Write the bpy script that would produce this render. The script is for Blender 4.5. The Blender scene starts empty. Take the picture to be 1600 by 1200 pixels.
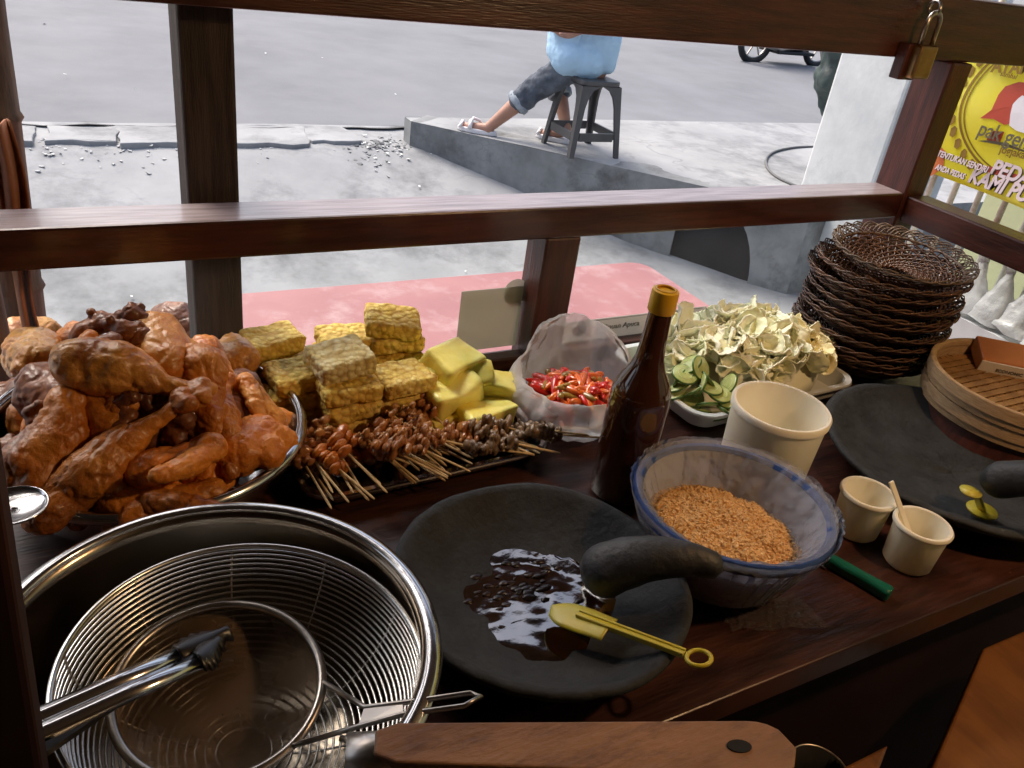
import bpy, bmesh, math, random
from math import radians as R, pi, sin, cos, sqrt
from mathutils import Vector as V, Matrix, Euler, noise, Quaternion
random.seed(7)
S = bpy.context.scene
COL = S.collection

# ------------------------------------------------------------------ camera
CAM = V((0, 0, 1.44))
FPX = 1305.0
_X = V((2465, -374, 1305.)).normalized()
_D = V((-344, 2280, 1305.)); _D = (_D - _X * _D.dot(_X)).normalized()
_Z = -_D
_Y = _Z.cross(_X)
if _Y.z < 0: _Y = -_Y
AX = (_X, _Y, _Z)
cam_d = bpy.data.cameras.new('camera'); cam = bpy.data.objects.new('camera', cam_d); COL.objects.link(cam)
right = V([a.x for a in AX]); down = V([a.y for a in AX]); fwd = V([a.z for a in AX])
M = Matrix((right, -down, -fwd)).transposed().to_4x4(); M.translation = CAM
cam.matrix_world = M
cam_d.sensor_width = 36; cam_d.lens = 36 * FPX / 1600; cam_d.clip_start = .02; cam_d.clip_end = 2000
S.camera = cam

# ------------------------------------------------------------------ world, sun, exposure
SUN_EL, SUN_ROT = R(54), R(-22)
w = bpy.data.worlds.new('World'); S.world = w; w.use_nodes = True
nt = w.node_tree; bg = nt.nodes['Background']
sk = nt.nodes.new('ShaderNodeTexSky'); sk.sky_type = 'NISHITA'; sk.sun_disc = False
sk.sun_elevation = SUN_EL; sk.sun_rotation = SUN_ROT; sk.dust_density = 6; sk.air_density = 1.0; sk.ozone_density = 1.6
nt.links.new(sk.outputs[0], bg.inputs[0]); bg.inputs[1].default_value = .15
sd = bpy.data.lights.new('sun', 'SUN'); so = bpy.data.objects.new('sun', sd); COL.objects.link(so)
sd.energy = 1.5; sd.angle = R(25); sd.color = (1, .95, .88)
sdir = V((sin(SUN_ROT) * cos(SUN_EL), cos(SUN_ROT) * cos(SUN_EL), sin(SUN_EL)))
so.rotation_euler = (-sdir).to_track_quat('-Z', 'Y').to_euler(); so.location = (3, 6, 8)
S.view_settings.view_transform = 'Standard'; S.view_settings.look = 'None'
S.view_settings.gamma = 1; S.view_settings.exposure = 0.85; S.view_settings.use_curve_mapping = False
S.cycles.max_bounces = 8; S.cycles.transparent_max_bounces = 24; S.cycles.diffuse_bounces = 4
S.cycles.glossy_bounces = 4; S.cycles.caustics_reflective = False; S.cycles.caustics_refractive = False
S.cycles.use_denoising = True; S.cycles.sample_clamp_indirect = 6

# ------------------------------------------------------------------ sight-line helpers: where a line of sight meets a real surface
def ray(px, py):
    c = V((px - 800, py - 600, FPX)); return V((AX[0].dot(c), AX[1].dot(c), AX[2].dot(c)))
def P(px, py, z): r = ray(px, py); return CAM + r * ((z - CAM.z) / r.z)
def PY(px, py, y): r = ray(px, py); return CAM + r * (y / r.y)
def PX(px, py, x): r = ray(px, py); return CAM + r * (x / r.x)
def hit(px, py, f, z0=1.3):
    r = ray(px, py).normalized(); t = 0.3; p = CAM.copy()
    while t < 3:
        p = CAM + r * t
        if p.z < f(p.x, p.y): return p
        t += .002
    return p

# ------------------------------------------------------------------ materials
MATS = {}
def mat(name, col, rough=.6, metal=0, spec=.5, bump=0, bscale=60, var=0, vscale=12, col2=None, trans=0, coat=0, sss=0,
        stretch=None, emit=None, wave=0, detail=4, rvar=0, dirt=None, dscale=3, coatr=.1, lo=.35, hi=.65, ior=None, alpha=1, sscol=None, vor=0, vorc=None, dust_glare=None, objvar=0, crack=0):
    if name in MATS: return MATS[name]
    m = bpy.data.materials.new(name); m.use_nodes = True; MATS[name] = m
    n = m.node_tree.nodes; l = m.node_tree.links; b = n['Principled BSDF']
    b.inputs['Base Color'].default_value = (*col, 1); b.inputs['Roughness'].default_value = rough
    b.inputs['Metallic'].default_value = metal; b.inputs['Specular IOR Level'].default_value = spec
    b.inputs['Coat Weight'].default_value = coat; b.inputs['Coat Roughness'].default_value = coatr
    b.inputs['Transmission Weight'].default_value = trans; b.inputs['Alpha'].default_value = alpha
    if ior: b.inputs['IOR'].default_value = ior
    if sss:
        b.inputs['Subsurface Weight'].default_value = sss; b.inputs['Subsurface Scale'].default_value = .01
        b.inputs['Subsurface Radius'].default_value = sscol or (1, .4, .2)
    if emit:
        b.inputs['Emission Color'].default_value = (*emit[0], 1); b.inputs['Emission Strength'].default_value = emit[1]
    tc = n.new('ShaderNodeTexCoord'); mp = n.new('ShaderNodeMapping'); l.new(tc.outputs['Object'], mp.inputs[0])
    oi = n.new('ShaderNodeObjectInfo'); ad = n.new('ShaderNodeVectorMath'); ad.operation = 'ADD'
    sc = n.new('ShaderNodeVectorMath'); sc.operation = 'SCALE'; cb = n.new('ShaderNodeCombineXYZ')
    for i in range(3): l.new(oi.outputs['Random'], cb.inputs[i])
    l.new(cb.outputs[0], sc.inputs[0]); sc.inputs['Scale'].default_value = 13.7
    l.new(mp.outputs[0], ad.inputs[0]); l.new(sc.outputs[0], ad.inputs[1])
    if stretch: mp.inputs['Scale'].default_value = stretch
    last = None
    if col2 is not None or var:
        nz = n.new('ShaderNodeTexNoise'); nz.inputs['Scale'].default_value = vscale; nz.inputs['Detail'].default_value = detail
        nz.inputs['Roughness'].default_value = .62
        l.new(ad.outputs[0], nz.inputs[0])
        cr = n.new('ShaderNodeValToRGB'); cr.color_ramp.elements[0].position = lo; cr.color_ramp.elements[1].position = hi
        c2 = col2 if col2 is not None else tuple(c * (1 - var) for c in col)
        cr.color_ramp.elements[0].color = (*c2, 1)
        cr.color_ramp.elements[1].color = (*(col if col2 is not None else tuple(min(1, c * (1 + var)) for c in col)), 1)
        l.new(nz.outputs[0], cr.inputs[0]); last = cr.outputs[0]
        if dirt:
            n2 = n.new('ShaderNodeTexNoise'); n2.inputs['Scale'].default_value = dscale; n2.inputs['Detail'].default_value = 8
            n2.inputs['Roughness'].default_value = .7
            l.new(ad.outputs[0], n2.inputs[0]); r2 = n.new('ShaderNodeValToRGB')
            r2.color_ramp.elements[0].position = .5; r2.color_ramp.elements[1].position = .68
            mx = n.new('ShaderNodeMix'); mx.data_type = 'RGBA'; l.new(n2.outputs[0], r2.inputs[0]); l.new(r2.outputs[0], mx.inputs[0])
            l.new(last, mx.inputs[6]); mx.inputs[7].default_value = (*dirt, 1); last = mx.outputs[2]
        l.new(last, b.inputs['Base Color'])
        if rvar:
            mr = n.new('ShaderNodeMapRange'); mr.inputs[3].default_value = max(0, rough - rvar); mr.inputs[4].default_value = min(1, rough + rvar)
            l.new(nz.outputs[0], mr.inputs[0]); l.new(mr.outputs[0], b.inputs['Roughness'])
    if vor:
        vo = n.new('ShaderNodeTexVoronoi'); vo.inputs['Scale'].default_value = vor; l.new(ad.outputs[0], vo.inputs[0])
        if vorc:
            vr = n.new('ShaderNodeValToRGB'); vr.color_ramp.elements[0].position = .45; vr.color_ramp.elements[1].position = .95; l.new(vo.outputs['Distance'], vr.inputs[0])
            vm = n.new('ShaderNodeMix'); vm.data_type = 'RGBA'; l.new(vr.outputs[0], vm.inputs[0]); l.new(last, vm.inputs[6]); vm.inputs[7].default_value = (*vorc, 1); last = vm.outputs[2]; l.new(last, b.inputs['Base Color'])
    if dust_glare:  # pales upward faces: dust, with sky glare painted in
        ge = n.new('ShaderNodeNewGeometry'); sx = n.new('ShaderNodeSeparateXYZ'); l.new(ge.outputs['Normal'], sx.inputs[0])
        dn = n.new('ShaderNodeTexNoise'); dn.inputs['Scale'].default_value = 14; l.new(ad.outputs[0], dn.inputs[0])
        dr = n.new('ShaderNodeMapRange'); dr.inputs[1].default_value = .8; dr.inputs[2].default_value = .98; l.new(sx.outputs[2], dr.inputs[0])
        dq = n.new('ShaderNodeMath'); dq.operation = 'MULTIPLY'; l.new(dr.outputs[0], dq.inputs[0]); l.new(dn.outputs[0], dq.inputs[1])
        dm_ = n.new('ShaderNodeMix'); dm_.data_type = 'RGBA'; l.new(dq.outputs[0], dm_.inputs[0]); l.new(last, dm_.inputs[6]); dm_.inputs[7].default_value = (*dust_glare, 1); l.new(dm_.outputs[2], b.inputs['Base Color'])
    if vor:
        bp0 = n.new('ShaderNodeBump'); bp0.inputs['Strength'].default_value = 1; bp0.inputs['Distance'].default_value = .0035; bp0.invert = True
        l.new(vo.outputs['Distance'], bp0.inputs['Height']); l.new(bp0.outputs[0], b.inputs['Normal'])
    if crack:
        wn = n.new('ShaderNodeTexNoise'); wn.inputs['Scale'].default_value = 2.2; wn.inputs['Detail'].default_value = 6; l.new(mp.outputs[0], wn.inputs[0])
        wv = n.new('ShaderNodeVectorMath'); wv.operation = 'MULTIPLY_ADD'; wv.inputs[1].default_value = (.7, .7, .7); l.new(wn.outputs[1], wv.inputs[0]); l.new(mp.outputs[0], wv.inputs[2])
        cv = n.new('ShaderNodeTexVoronoi'); cv.feature = 'DISTANCE_TO_EDGE'; cv.inputs['Scale'].default_value = crack; l.new(wv.outputs[0], cv.inputs[0])
        cm1 = n.new('ShaderNodeMapRange'); cm1.inputs[1].default_value = .004; cm1.inputs[2].default_value = .012; cm1.inputs[3].default_value = 1; cm1.inputs[4].default_value = 0; l.new(cv.outputs[0], cm1.inputs[0])
        cn = n.new('ShaderNodeTexNoise'); cn.inputs['Scale'].default_value = 1.3; l.new(mp.outputs[0], cn.inputs[0]); cm2 = n.new('ShaderNodeMapRange'); cm2.inputs[1].default_value = .5; cm2.inputs[2].default_value = .7; cm2.inputs[4].default_value = .55; l.new(cn.outputs[0], cm2.inputs[0])
        cx = n.new('ShaderNodeMath'); cx.operation = 'MULTIPLY'; l.new(cm1.outputs[0], cx.inputs[0]); l.new(cm2.outputs[0], cx.inputs[1])
        cmx = n.new('ShaderNodeMix'); cmx.data_type = 'RGBA'; l.new(cx.outputs[0], cmx.inputs[0]); l.new(last, cmx.inputs[6]); cmx.inputs[7].default_value = (.15, .15, .155, 1); last = cmx.outputs[2]; l.new(last, b.inputs['Base Color'])
    if objvar:
        om = n.new('ShaderNodeMapRange'); om.inputs[3].default_value = 1 - objvar; om.inputs[4].default_value = 1 + objvar * .45; l.new(oi.outputs['Random'], om.inputs[0])
        hs = n.new('ShaderNodeHueSaturation'); l.new(om.outputs[0], hs.inputs['Value']); l.new(last, hs.inputs['Color']); last = hs.outputs[0]; l.new(last, b.inputs['Base Color'])
    if bump:
        bz = n.new('ShaderNodeTexNoise'); bz.inputs['Scale'].default_value = bscale; bz.inputs['Detail'].default_value = 6
        l.new(ad.outputs[0], bz.inputs[0]); bp = n.new('ShaderNodeBump'); bp.inputs['Strength'].default_value = bump
        bp.inputs['Distance'].default_value = .002 if bscale > 20 else .01
        l.new(bz.outputs[0], bp.inputs['Height']); l.new(bp.outputs[0], b.inputs['Normal'])
        if vor: l.new(bp0.outputs[0], bp.inputs['Normal'])
    return m

def film(name, tint=(1, 1, 1), opac=.2, gloss=.3, rough=.12, bump=.5, bscale=30, diff=(.8, .82, .85)):
    m = bpy.data.materials.new(name); m.use_nodes = True; n = m.node_tree.nodes; l = m.node_tree.links; n.clear()
    out = n.new('ShaderNodeOutputMaterial'); tr = n.new('ShaderNodeBsdfTransparent'); tr.inputs[0].default_value = (*tint, 1)
    df = n.new('ShaderNodeBsdfDiffuse'); df.inputs[0].default_value = (*diff, 1); tl = n.new('ShaderNodeBsdfTranslucent'); tl.inputs[0].default_value = (*diff, 1)
    dm = n.new('ShaderNodeMixShader'); dm.inputs[0].default_value = .45; l.new(df.outputs[0], dm.inputs[1]); l.new(tl.outputs[0], dm.inputs[2])
    gl = n.new('ShaderNodeBsdfGlossy'); gl.inputs[1].default_value = rough
    m1 = n.new('ShaderNodeMixShader'); m2 = n.new('ShaderNodeMixShader'); m1.inputs[0].default_value = opac
    l.new(tr.outputs[0], m1.inputs[1]); l.new(dm.outputs[0], m1.inputs[2])
    lw = n.new('ShaderNodeLayerWeight'); lw.inputs[0].default_value = gloss
    l.new(lw.outputs['Fresnel'], m2.inputs[0]); l.new(m1.outputs[0], m2.inputs[1]); l.new(gl.outputs[0], m2.inputs[2])
    if bump:
        tc = n.new('ShaderNodeTexCoord'); nz = n.new('ShaderNodeTexNoise'); nz.inputs['Scale'].default_value = bscale; nz.inputs['Detail'].default_value = 5
        l.new(tc.outputs['Object'], nz.inputs[0]); bp = n.new('ShaderNodeBump'); bp.inputs['Strength'].default_value = bump; bp.inputs['Distance'].default_value = .01
        l.new(nz.outputs[0], bp.inputs['Height'])
        for q in (gl, df, tl, ): l.new(bp.outputs[0], q.inputs['Normal'])
        l.new(bp.outputs[0], lw.inputs['Normal'])
    l.new(m2.outputs[0], out.inputs[0]); MATS[name] = m; return m

railm = mat('dust_glare_rail_wood', (.075, .022, .016), .3, col2=(.035, .01, .008), vscale=9, stretch=(1, 12, 12), bump=.25, bscale=50, coat=.5, dust_glare=(.42, .36, .37))  # pale top colour is dust plus painted sky glare
wood = mat('varnished_wood', (.075, .022, .014), .36, col2=(.03, .009, .007), vscale=9, stretch=(1, 12, 12), bump=.25, bscale=50, rvar=.1)
wood_y = mat('varnished_wood_cross', (.075, .022, .014), .36, col2=(.03, .009, .007), vscale=9, stretch=(12, 1, 12), bump=.25, bscale=50, rvar=.1)
wood_v = mat('varnished_wood_upright', (.085, .022, .016), .4, col2=(.035, .01, .008), vscale=9, stretch=(12, 12, 1), bump=.25, bscale=50, rvar=.1)
counter_m = mat('counter_wood', (.075, .026, .017), .34, col2=(.022, .008, .007), vscale=5, stretch=(1, 7, 1), bump=.35, bscale=30, rvar=.16, dirt=(.014, .008, .007), dscale=9)
old_wood = mat('weathered_wood', (.06, .042, .035), .8, col2=(.02, .013, .011), vscale=8, stretch=(14, 14, 1), bump=.8, bscale=60)
bamboo_m = mat('bamboo', (.22, .13, .07), .6, col2=(.1, .055, .03), vscale=10, stretch=(6, 6, 1), bump=.4)
steel = mat('steel', (.62, .62, .63), .17, 1, bump=.05, bscale=20, var=.1, vscale=6, rvar=.06)
steel_b = mat('oily_steel', (.34, .3, .25), .2, 1, bump=.06, bscale=18, col2=(.16, .12, .08), vscale=5, rvar=.08)
steel_d = mat('worn_steel', (.42, .39, .36), .3, 1, var=.2, vscale=10, rvar=.1)
wire_m = mat('steel_wire', (.7, .69, .67), .25, 1)
stone = mat('lava_stone', (.026, .031, .036), .8, col2=(.01, .012, .015), vscale=30, bump=.9, bscale=130, rvar=.15)
stone_in = mat('worn_lava_stone', (.035, .035, .036), .5, col2=(.012, .012, .012), vscale=25, bump=.7, bscale=90, rvar=.2)
sauce_m = mat('black_sauce', (.012, .006, .004), .05, ior=1.9, spec=.9, col2=(.004, .002, .002), vscale=40, bump=.1, bscale=45, coat=1, coatr=.03)
asphalt = mat('asphalt', (.2, .205, .22), .85, col2=(.15, .155, .168), vscale=.9, bump=.6, bscale=80, dirt=(.2, .205, .215), dscale=.5, detail=10)
concrete = mat('pale_concrete', (.36, .365, .37), .85, col2=(.27, .275, .28), vscale=1.8, bump=.6, bscale=40, crack=.8, dirt=(.16, .165, .17), dscale=1.7, detail=12)
concrete_d = mat('stained_concrete', (.3, .31, .31), .9, crack=2.2, col2=(.17, .175, .175), vscale=3.5, bump=.7, bscale=30, dirt=(.09, .09, .09), dscale=2.5, detail=12)
whitewash = mat('whitewashed_plaster', (.66, .67, .67), .85, col2=(.5, .52, .53), vscale=2.5, bump=.6, bscale=25, dirt=(.42, .44, .45), dscale=2, detail=10)
dark_m = mat('shade_and_black', (.012, .012, .013), .9, var=.4, vscale=4)  # near-black: painted shade inside openings, and plain black parts
glass_m = film('pane_glass', (.98, .99, .985), .012, .08, .02, 0)
red_table = mat('red_laminate', (.37, .155, .155), .55, col2=(.31, .12, .125), vscale=3, bump=.2, dirt=(.42, .25, .25), dscale=7)

# ------------------------------------------------------------------ mesh builder
class MB:
    def __init__(s): s.v = []; s.f = []
    def add(s, vs, fs):
        o = len(s.v); s.v += [tuple(x) for x in vs]; s.f += [tuple(i + o for i in f) for f in fs]; return s
    def box(s, x0, x1, y0, y1, z0, z1):
        return s.add([(x, y, z) for z in (z0, z1) for y in (y0, y1) for x in (x0, x1)],
                     [(0, 2, 3, 1), (4, 5, 7, 6), (0, 1, 5, 4), (2, 6, 7, 3), (0, 4, 6, 2), (1, 3, 7, 5)])
    def bar(s, a, b, wx, wy, up=(0, 0, 1)):
        a, b = V(a), V(b); d = (b - a).normalized(); u = V(up)
        if abs(d.dot(u)) > .95: u = V((0, 1, 0))
        x = d.cross(u).normalized() * wx / 2; y = x.cross(d).normalized() * wy / 2
        vs = [p + i * x + j * y for p in (a, b) for i, j in ((-1, -1), (1, -1), (1, 1), (-1, 1))]
        return s.add(vs, [(0, 3, 2, 1), (4, 5, 6, 7), (0, 1, 5, 4), (1, 2, 6, 5), (2, 3, 7, 6), (3, 0, 4, 7)])
    def tube(s, pts, r, seg=8, closed=False, cap=True):
        pts = [V(p) for p in pts]; n = len(pts); rr = r if isinstance(r, (list, tuple)) else [r] * n
        vs = []; prev = None
        for i, p in enumerate(pts):
            if closed: d = pts[(i + 1) % n] - pts[i - 1]
            else: d = pts[min(i + 1, n - 1)] - pts[max(i - 1, 0)]
            if d.length < 1e-9: d = V((0, 0, 1))
            d.normalize()
            if prev is None: u = d.orthogonal().normalized()
            else:
                u = prev - d * prev.dot(d)
                u = u.normalized() if u.length > 1e-6 else d.orthogonal().normalized()
            prev = u; w_ = d.cross(u)
            for k in range(seg):
                a = 2 * pi * k / seg; vs.append(p + (u * cos(a) + w_ * sin(a)) * rr[i])
        fs = []
        for i in range(n if closed else n - 1):
            j = (i + 1) % n
            for k in range(seg):
                k2 = (k + 1) % seg; fs.append((i * seg + k, i * seg + k2, j * seg + k2, j * seg + k))
        if cap and not closed:
            fs.append(tuple(range(seg - 1, -1, -1))); fs.append(tuple((n - 1) * seg + k for k in range(seg)))
        return s.add(vs, fs)
    def ring(s, c, rad, r, n=64, seg=6, wob=0):
        c = V(c); return s.tube([c + V((rad * cos(2 * pi * i / n), rad * sin(2 * pi * i / n), wob * sin(i * 3.1))) for i in range(n)], r, seg, closed=True)
    def lathe(s, prof, n=48, c=(0, 0, 0), cap0=False, cap1=False, fn=None):
        vs = []; m = len(prof)
        for r, z in prof:
            for k in range(n):
                a = 2 * pi * k / n; p = V((r * cos(a), r * sin(a), z))
                if fn: p = fn(p, a)
                vs.append(p + V(c))
        fs = []
        for i in range(m - 1):
            for k in range(n):
                k2 = (k + 1) % n; fs.append((i * n + k, i * n + k2, (i + 1) * n + k2, (i + 1) * n + k))
        if cap0: fs.append(tuple(range(n - 1, -1, -1)))
        if cap1: fs.append(tuple((m - 1) * n + k for k in range(n)))
        return s.add(vs, fs)
    def prism(s, pts, z0, z1):
        n = len(pts); return s.add([(x, y, z0) for x, y in pts] + [(x, y, z1) for x, y in pts],
            [tuple(range(n - 1, -1, -1)), tuple(range(n, 2 * n))] + [(i, (i + 1) % n, n + (i + 1) % n, n + i) for i in range(n)])
    def grid(s, nx, ny, fn):
        return s.add([fn(i / nx, j / ny) for j in range(ny + 1) for i in range(nx + 1)],
                     [(j * (nx + 1) + i, j * (nx + 1) + i + 1, (j + 1) * (nx + 1) + i + 1, (j + 1) * (nx + 1) + i) for j in range(ny) for i in range(nx)])
    def sphere(s, c, r, nu=14, nv=9, sc=(1, 1, 1), q=None):
        vs = []
        for j in range(nv + 1):
            t = pi * j / nv
            for i in range(nu):
                a = 2 * pi * i / nu; p = V((sin(t) * cos(a) * sc[0], sin(t) * sin(a) * sc[1], cos(t) * sc[2])) * r
                if q: p = q @ p
                vs.append(p + V(c))
        fs = [(j * nu + i, (j + 1) * nu + i, (j + 1) * nu + (i + 1) % nu, j * nu + (i + 1) % nu) for j in range(nv) for i in range(nu)]
        return s.add(vs, fs)
    def xf(s, m): s.v = [tuple(m @ V(p)) for p in s.v]; return s
    def jit(s, a, sc=20):
        s.v = [tuple(V(p) + noise.noise_vector(V(p) * sc) * a) for p in s.v]; return s
    def mesh(s, name, m, smooth=False):
        me = bpy.data.meshes.new(name); me.from_pydata(s.v, [], s.f); me.validate(clean_customdata=False)
        bm = bmesh.new(); bm.from_mesh(me); bmesh.ops.remove_doubles(bm, verts=bm.verts, dist=1e-6)
        bmesh.ops.recalc_face_normals(bm, faces=bm.faces); bm.to_mesh(me); bm.free()
        if m: me.materials.append(m)
        if smooth:
            for p in me.polygons: p.use_smooth = True
        return me
    def build(s, name, m, parent=None, smooth=False, bevel=0, solid=0, loc=None, sharp=None):
        o = link(name, s.mesh(name, m, smooth), parent)
        if loc: o.location = loc
        if solid:
            d = o.modifiers.new('s', 'SOLIDIFY'); d.thickness = solid; d.offset = 0
        if bevel:
            d = o.modifiers.new('b', 'BEVEL'); d.width = bevel; d.segments = 2; d.limit_method = 'ANGLE'
        if sharp:
            try: o.data.set_sharp_from_angle(angle=R(sharp))
            except Exception: pass
        return o

def link(name, me, parent=None):
    o = bpy.data.objects.new(name, me); COL.objects.link(o); o.parent = parent; return o
def tag(o, label, cat, group=None, kind=None):
    if label: o['label'] = label
    if cat: o['category'] = cat
    if group: o['group'] = group
    if kind: o['kind'] = kind
    return o
def thing(name, label, cat, loc=(0, 0, 0), rz=0, group=None):
    o = bpy.data.objects.new(name, None); COL.objects.link(o); o.location = loc; o.rotation_euler = (0, 0, rz)
    o.empty_display_size = .02
    return tag(o, label, cat, group)
def copy_tree(o, parent=None):
    c = o.copy(); COL.objects.link(c); c.parent = parent
    for ch in list(o.children): copy_tree(ch, c)
    return c
def struct(o): o['kind'] = 'structure'; return o
def organic(mb, name, m, voxel=.003, smooth=4, amp=0, sc=40, amp2=0, sc2=120, decim=None):
    me = mb.mesh(name + '_src', None); o = bpy.data.objects.new('tmp', me); COL.objects.link(o)
    r = o.modifiers.new('r', 'REMESH'); r.mode = 'VOXEL'; r.voxel_size = voxel
    if smooth: q = o.modifiers.new('q', 'SMOOTH'); q.iterations = smooth; q.factor = .6
    dg = bpy.context.evaluated_depsgraph_get(); dg.update()
    res = bpy.data.meshes.new_from_object(o.evaluated_get(dg)); res.name = name
    bpy.data.objects.remove(o); bpy.data.meshes.remove(me)
    if amp or amp2:
        ns = [v.normal.copy() for v in res.vertices]
        for v, nn in zip(res.vertices, ns):
            d = amp * noise.noise(v.co * sc) + amp2 * abs(noise.noise(v.co * sc2 + V((5, 5, 5))))
            v.co += nn * d
    res.materials.clear(); res.materials.append(m)
    for p in res.polygons: p.use_smooth = True
    return res
def chain(mb, pts, step=.5):
    """overlapping spheres along joints: [(point, radius), ...]"""
    for (a, ra), (b, rb) in zip(pts, pts[1:]):
        a, b = V(a), V(b); n = max(2, int((b - a).length / (max(min(ra, rb), .004) * step)) + 1)
        for i in range(n + 1):
            t = i / n; mb.sphere(a.lerp(b, t), ra + (rb - ra) * t, 12, 8)
    return mb

CZ = .88      # counter top
GZ = -.42     # pavement under the cart

# =================================================================== SETTING
def gz(x, y):      # pavement falls from the road to the stall
    pts = [(-50, GZ), (2.9, GZ), (3.5, -.38), (3.9, -.33), (4.25, -.26), (4.6, -.15), (5.15, -.02), (5.6, 0), (100, 0)]
    for (a, za), (b, zb) in zip(pts, pts[1:]):
        if a <= y <= b: return za + (zb - za) * (y - a) / (b - a)
    return 0
def frange(a, b, n): return [a + (b - a) * i / n for i in range(n + 1)]
xs = [-900, -200, -40, -10] + frange(-5, 9, 90) + [14, 40, 200, 900]
ys = [-900, -200, -30, -6] + frange(-2, 5.62, 90)
mb = MB(); nx = len(xs)
def gp(x, y):
    z = gz(x, y)
    if -5 <= x <= 9 and y > -2: z += .012 * noise.noise(V((x * 1.7, y * 1.7, 0))) + .004 * noise.noise(V((x * 8, y * 8, 3)))
    return (x, y, z)
mb.add([gp(x, y) for y in ys for x in xs], [(j * nx + i, j * nx + i + 1, (j + 1) * nx + i + 1, (j + 1) * nx + i) for j in range(len(ys) - 1) for i in range(nx - 1)])
struct(mb.build('pavement', concrete, smooth=True))
mb = MB(); mb.grid(60, 12, lambda u, v: (-60 + 120 * u, 5.6 + 6.6 * v, -.035 + .01 * noise.noise(V((u * 60, v * 8, 0))) + .05 * sin(pi * v)))
struct(mb.build('road', asphalt, smooth=True))
struct(MB().add([(-900, 12.2, -.04), (900, 12.2, -.04), (900, 900, -.04), (-900, 900, -.04)], [(0, 1, 2, 3)]).build('ground', concrete_d))

# raised pavement block (diagonal wall), culvert notch in its face, its shade filled in near-black
blk = thing('raised_pavement', None, None); blk['kind'] = 'structure'
A = V((2.19, 5.19)); Bp = V((3.93, 3.27)); dv = (Bp - A).normalized(); L = (Bp - A).length; nv_ = V((dv.y, -dv.x))
if nv_.x < 0: nv_ = -nv_
def wp(s, z, d=0): p = A + dv * s + nv_ * d; return (p.x, p.y, z)
n = 40; vs = []; fs = []
s0, s1 = (V((3.47, 3.80)) - A).length - .05, (V((3.47, 3.80)) - A).length + .46
out = [wp(0, -.3), wp(s0, -.6)]
prof = [(s0, -.6), (s0, .05)] + [(s0 + (s1 - s0) * (.45 + .55 * sin(a)), -.42 + .47 * cos(a) + .0) for a in frange(0, pi / 2, 8)][0:] + [(s1, -.6)]
outline = [(0, -.6)] + prof + [(L, -.6), (L, .14), (0, .14)]
m_ = MB(); N = len(outline)
m_.add([wp(s, z) for s, z in outline] + [wp(s, z, .25) for s, z in outline],
       [tuple(range(N)), tuple(range(2 * N - 1, N - 1, -1))] + [(i, (i + 1) % N, N + (i + 1) % N, N + i) for i in range(N)])
m_.build('kerb_wall', concrete_d, blk)
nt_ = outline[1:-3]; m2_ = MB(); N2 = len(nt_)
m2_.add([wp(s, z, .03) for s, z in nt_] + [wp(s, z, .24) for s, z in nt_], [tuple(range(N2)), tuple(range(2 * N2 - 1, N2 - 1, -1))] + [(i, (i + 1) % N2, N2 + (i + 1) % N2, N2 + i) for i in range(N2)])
m2_.build('culvert_shade_plug', dark_m, blk)  # near-black plug fills the notch in place of the shade inside
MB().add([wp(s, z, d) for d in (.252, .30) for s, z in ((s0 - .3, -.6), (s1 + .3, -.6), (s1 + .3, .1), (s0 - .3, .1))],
         [(0, 1, 2, 3), (7, 6, 5, 4), (0, 4, 5, 1), (2, 6, 7, 3), (1, 5, 6, 2), (3, 7, 4, 0)]).build('culvert_shade_back', dark_m, blk)  # near-black sheet behind the notch, added for its dark inside
def topz(x, y): return .14 + .006 * noise.noise(V((x * 2, y * 2, 1)))
b0 = A + nv_ * .25; b1 = Bp + nv_ * .25
mbt = MB(); NX, NY = 40, 20
def tp(u, v):
    p = A.lerp(Bp, u); q = V((9.5, 5.35)) if True else None
    far = V((2.19 + 8 * u, 5.30))
    r = p.lerp(far, v); return (r.x, r.y, topz(r.x, r.y) + .001)
mbt.grid(NX, NY, tp)
mbt.build('paving_top', concrete, blk, smooth=True)
MB().add([(2.19, 5.19, .14), (2.19, 5.30, .14), (2.19, 5.30, -.3), (2.19, 5.19, -.3)], [(0, 1, 2, 3)]).build('end_face', concrete_d, blk)
MB().add([(2.19, 5.301, .14), (12, 5.301, .14), (12, 5.301, -.3), (2.19, 5.301, -.3)], [(0, 1, 2, 3)]).build('road_face', concrete_d, blk)
MB().add([(Bp.x, Bp.y, .139), (12, Bp.y, .139), (12, 5.3, .139), (10.19, 5.3, .139)], [(0, 1, 2, 3)]).build('paving_top', concrete, blk)
MB().add([(Bp.x, Bp.y, .139), (12, Bp.y, .139), (12, Bp.y, -.6), (Bp.x, Bp.y, -.6)], [(0, 1, 2, 3)]).build('front_face', concrete_d, blk)

# broken kerb slabs along the road
ks = thing('kerb', None, None); ks['kind'] = 'structure'
for (xa, xb, ya, yb, sk_) in ((.05, .42, 5.2, 5.5, .03), (.44, .86, 5.16, 5.52, 0), (.9, 1.52, 5.14, 5.56, .06), (1.54, 1.88, 5.2, 5.56, -.04), (-.5, .0, 5.18, 5.5, .02), (-1.1, -.52, 5.2, 5.5, 0)):
    m_ = MB(); pts = []
    for k in range(20):
        t = k / 20 * 4; e = int(t); f = t - e
        q = [(xa, ya), (xb, ya), (xb + sk_, yb), (xa + sk_, yb)]; a, b = q[e], q[(e + 1) % 4]
        x = a[0] + (b[0] - a[0]) * f; y = a[1] + (b[1] - a[1]) * f
        pts.append((x + .03 * noise.noise(V((x * 9, y * 9, 0))), y + .04 * noise.noise(V((x * 9, y * 9, 5)))))
    m_.prism(pts, -.05, .008).jit(.006, 7).build('kerb_slab', concrete, ks, bevel=.006)
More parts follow.
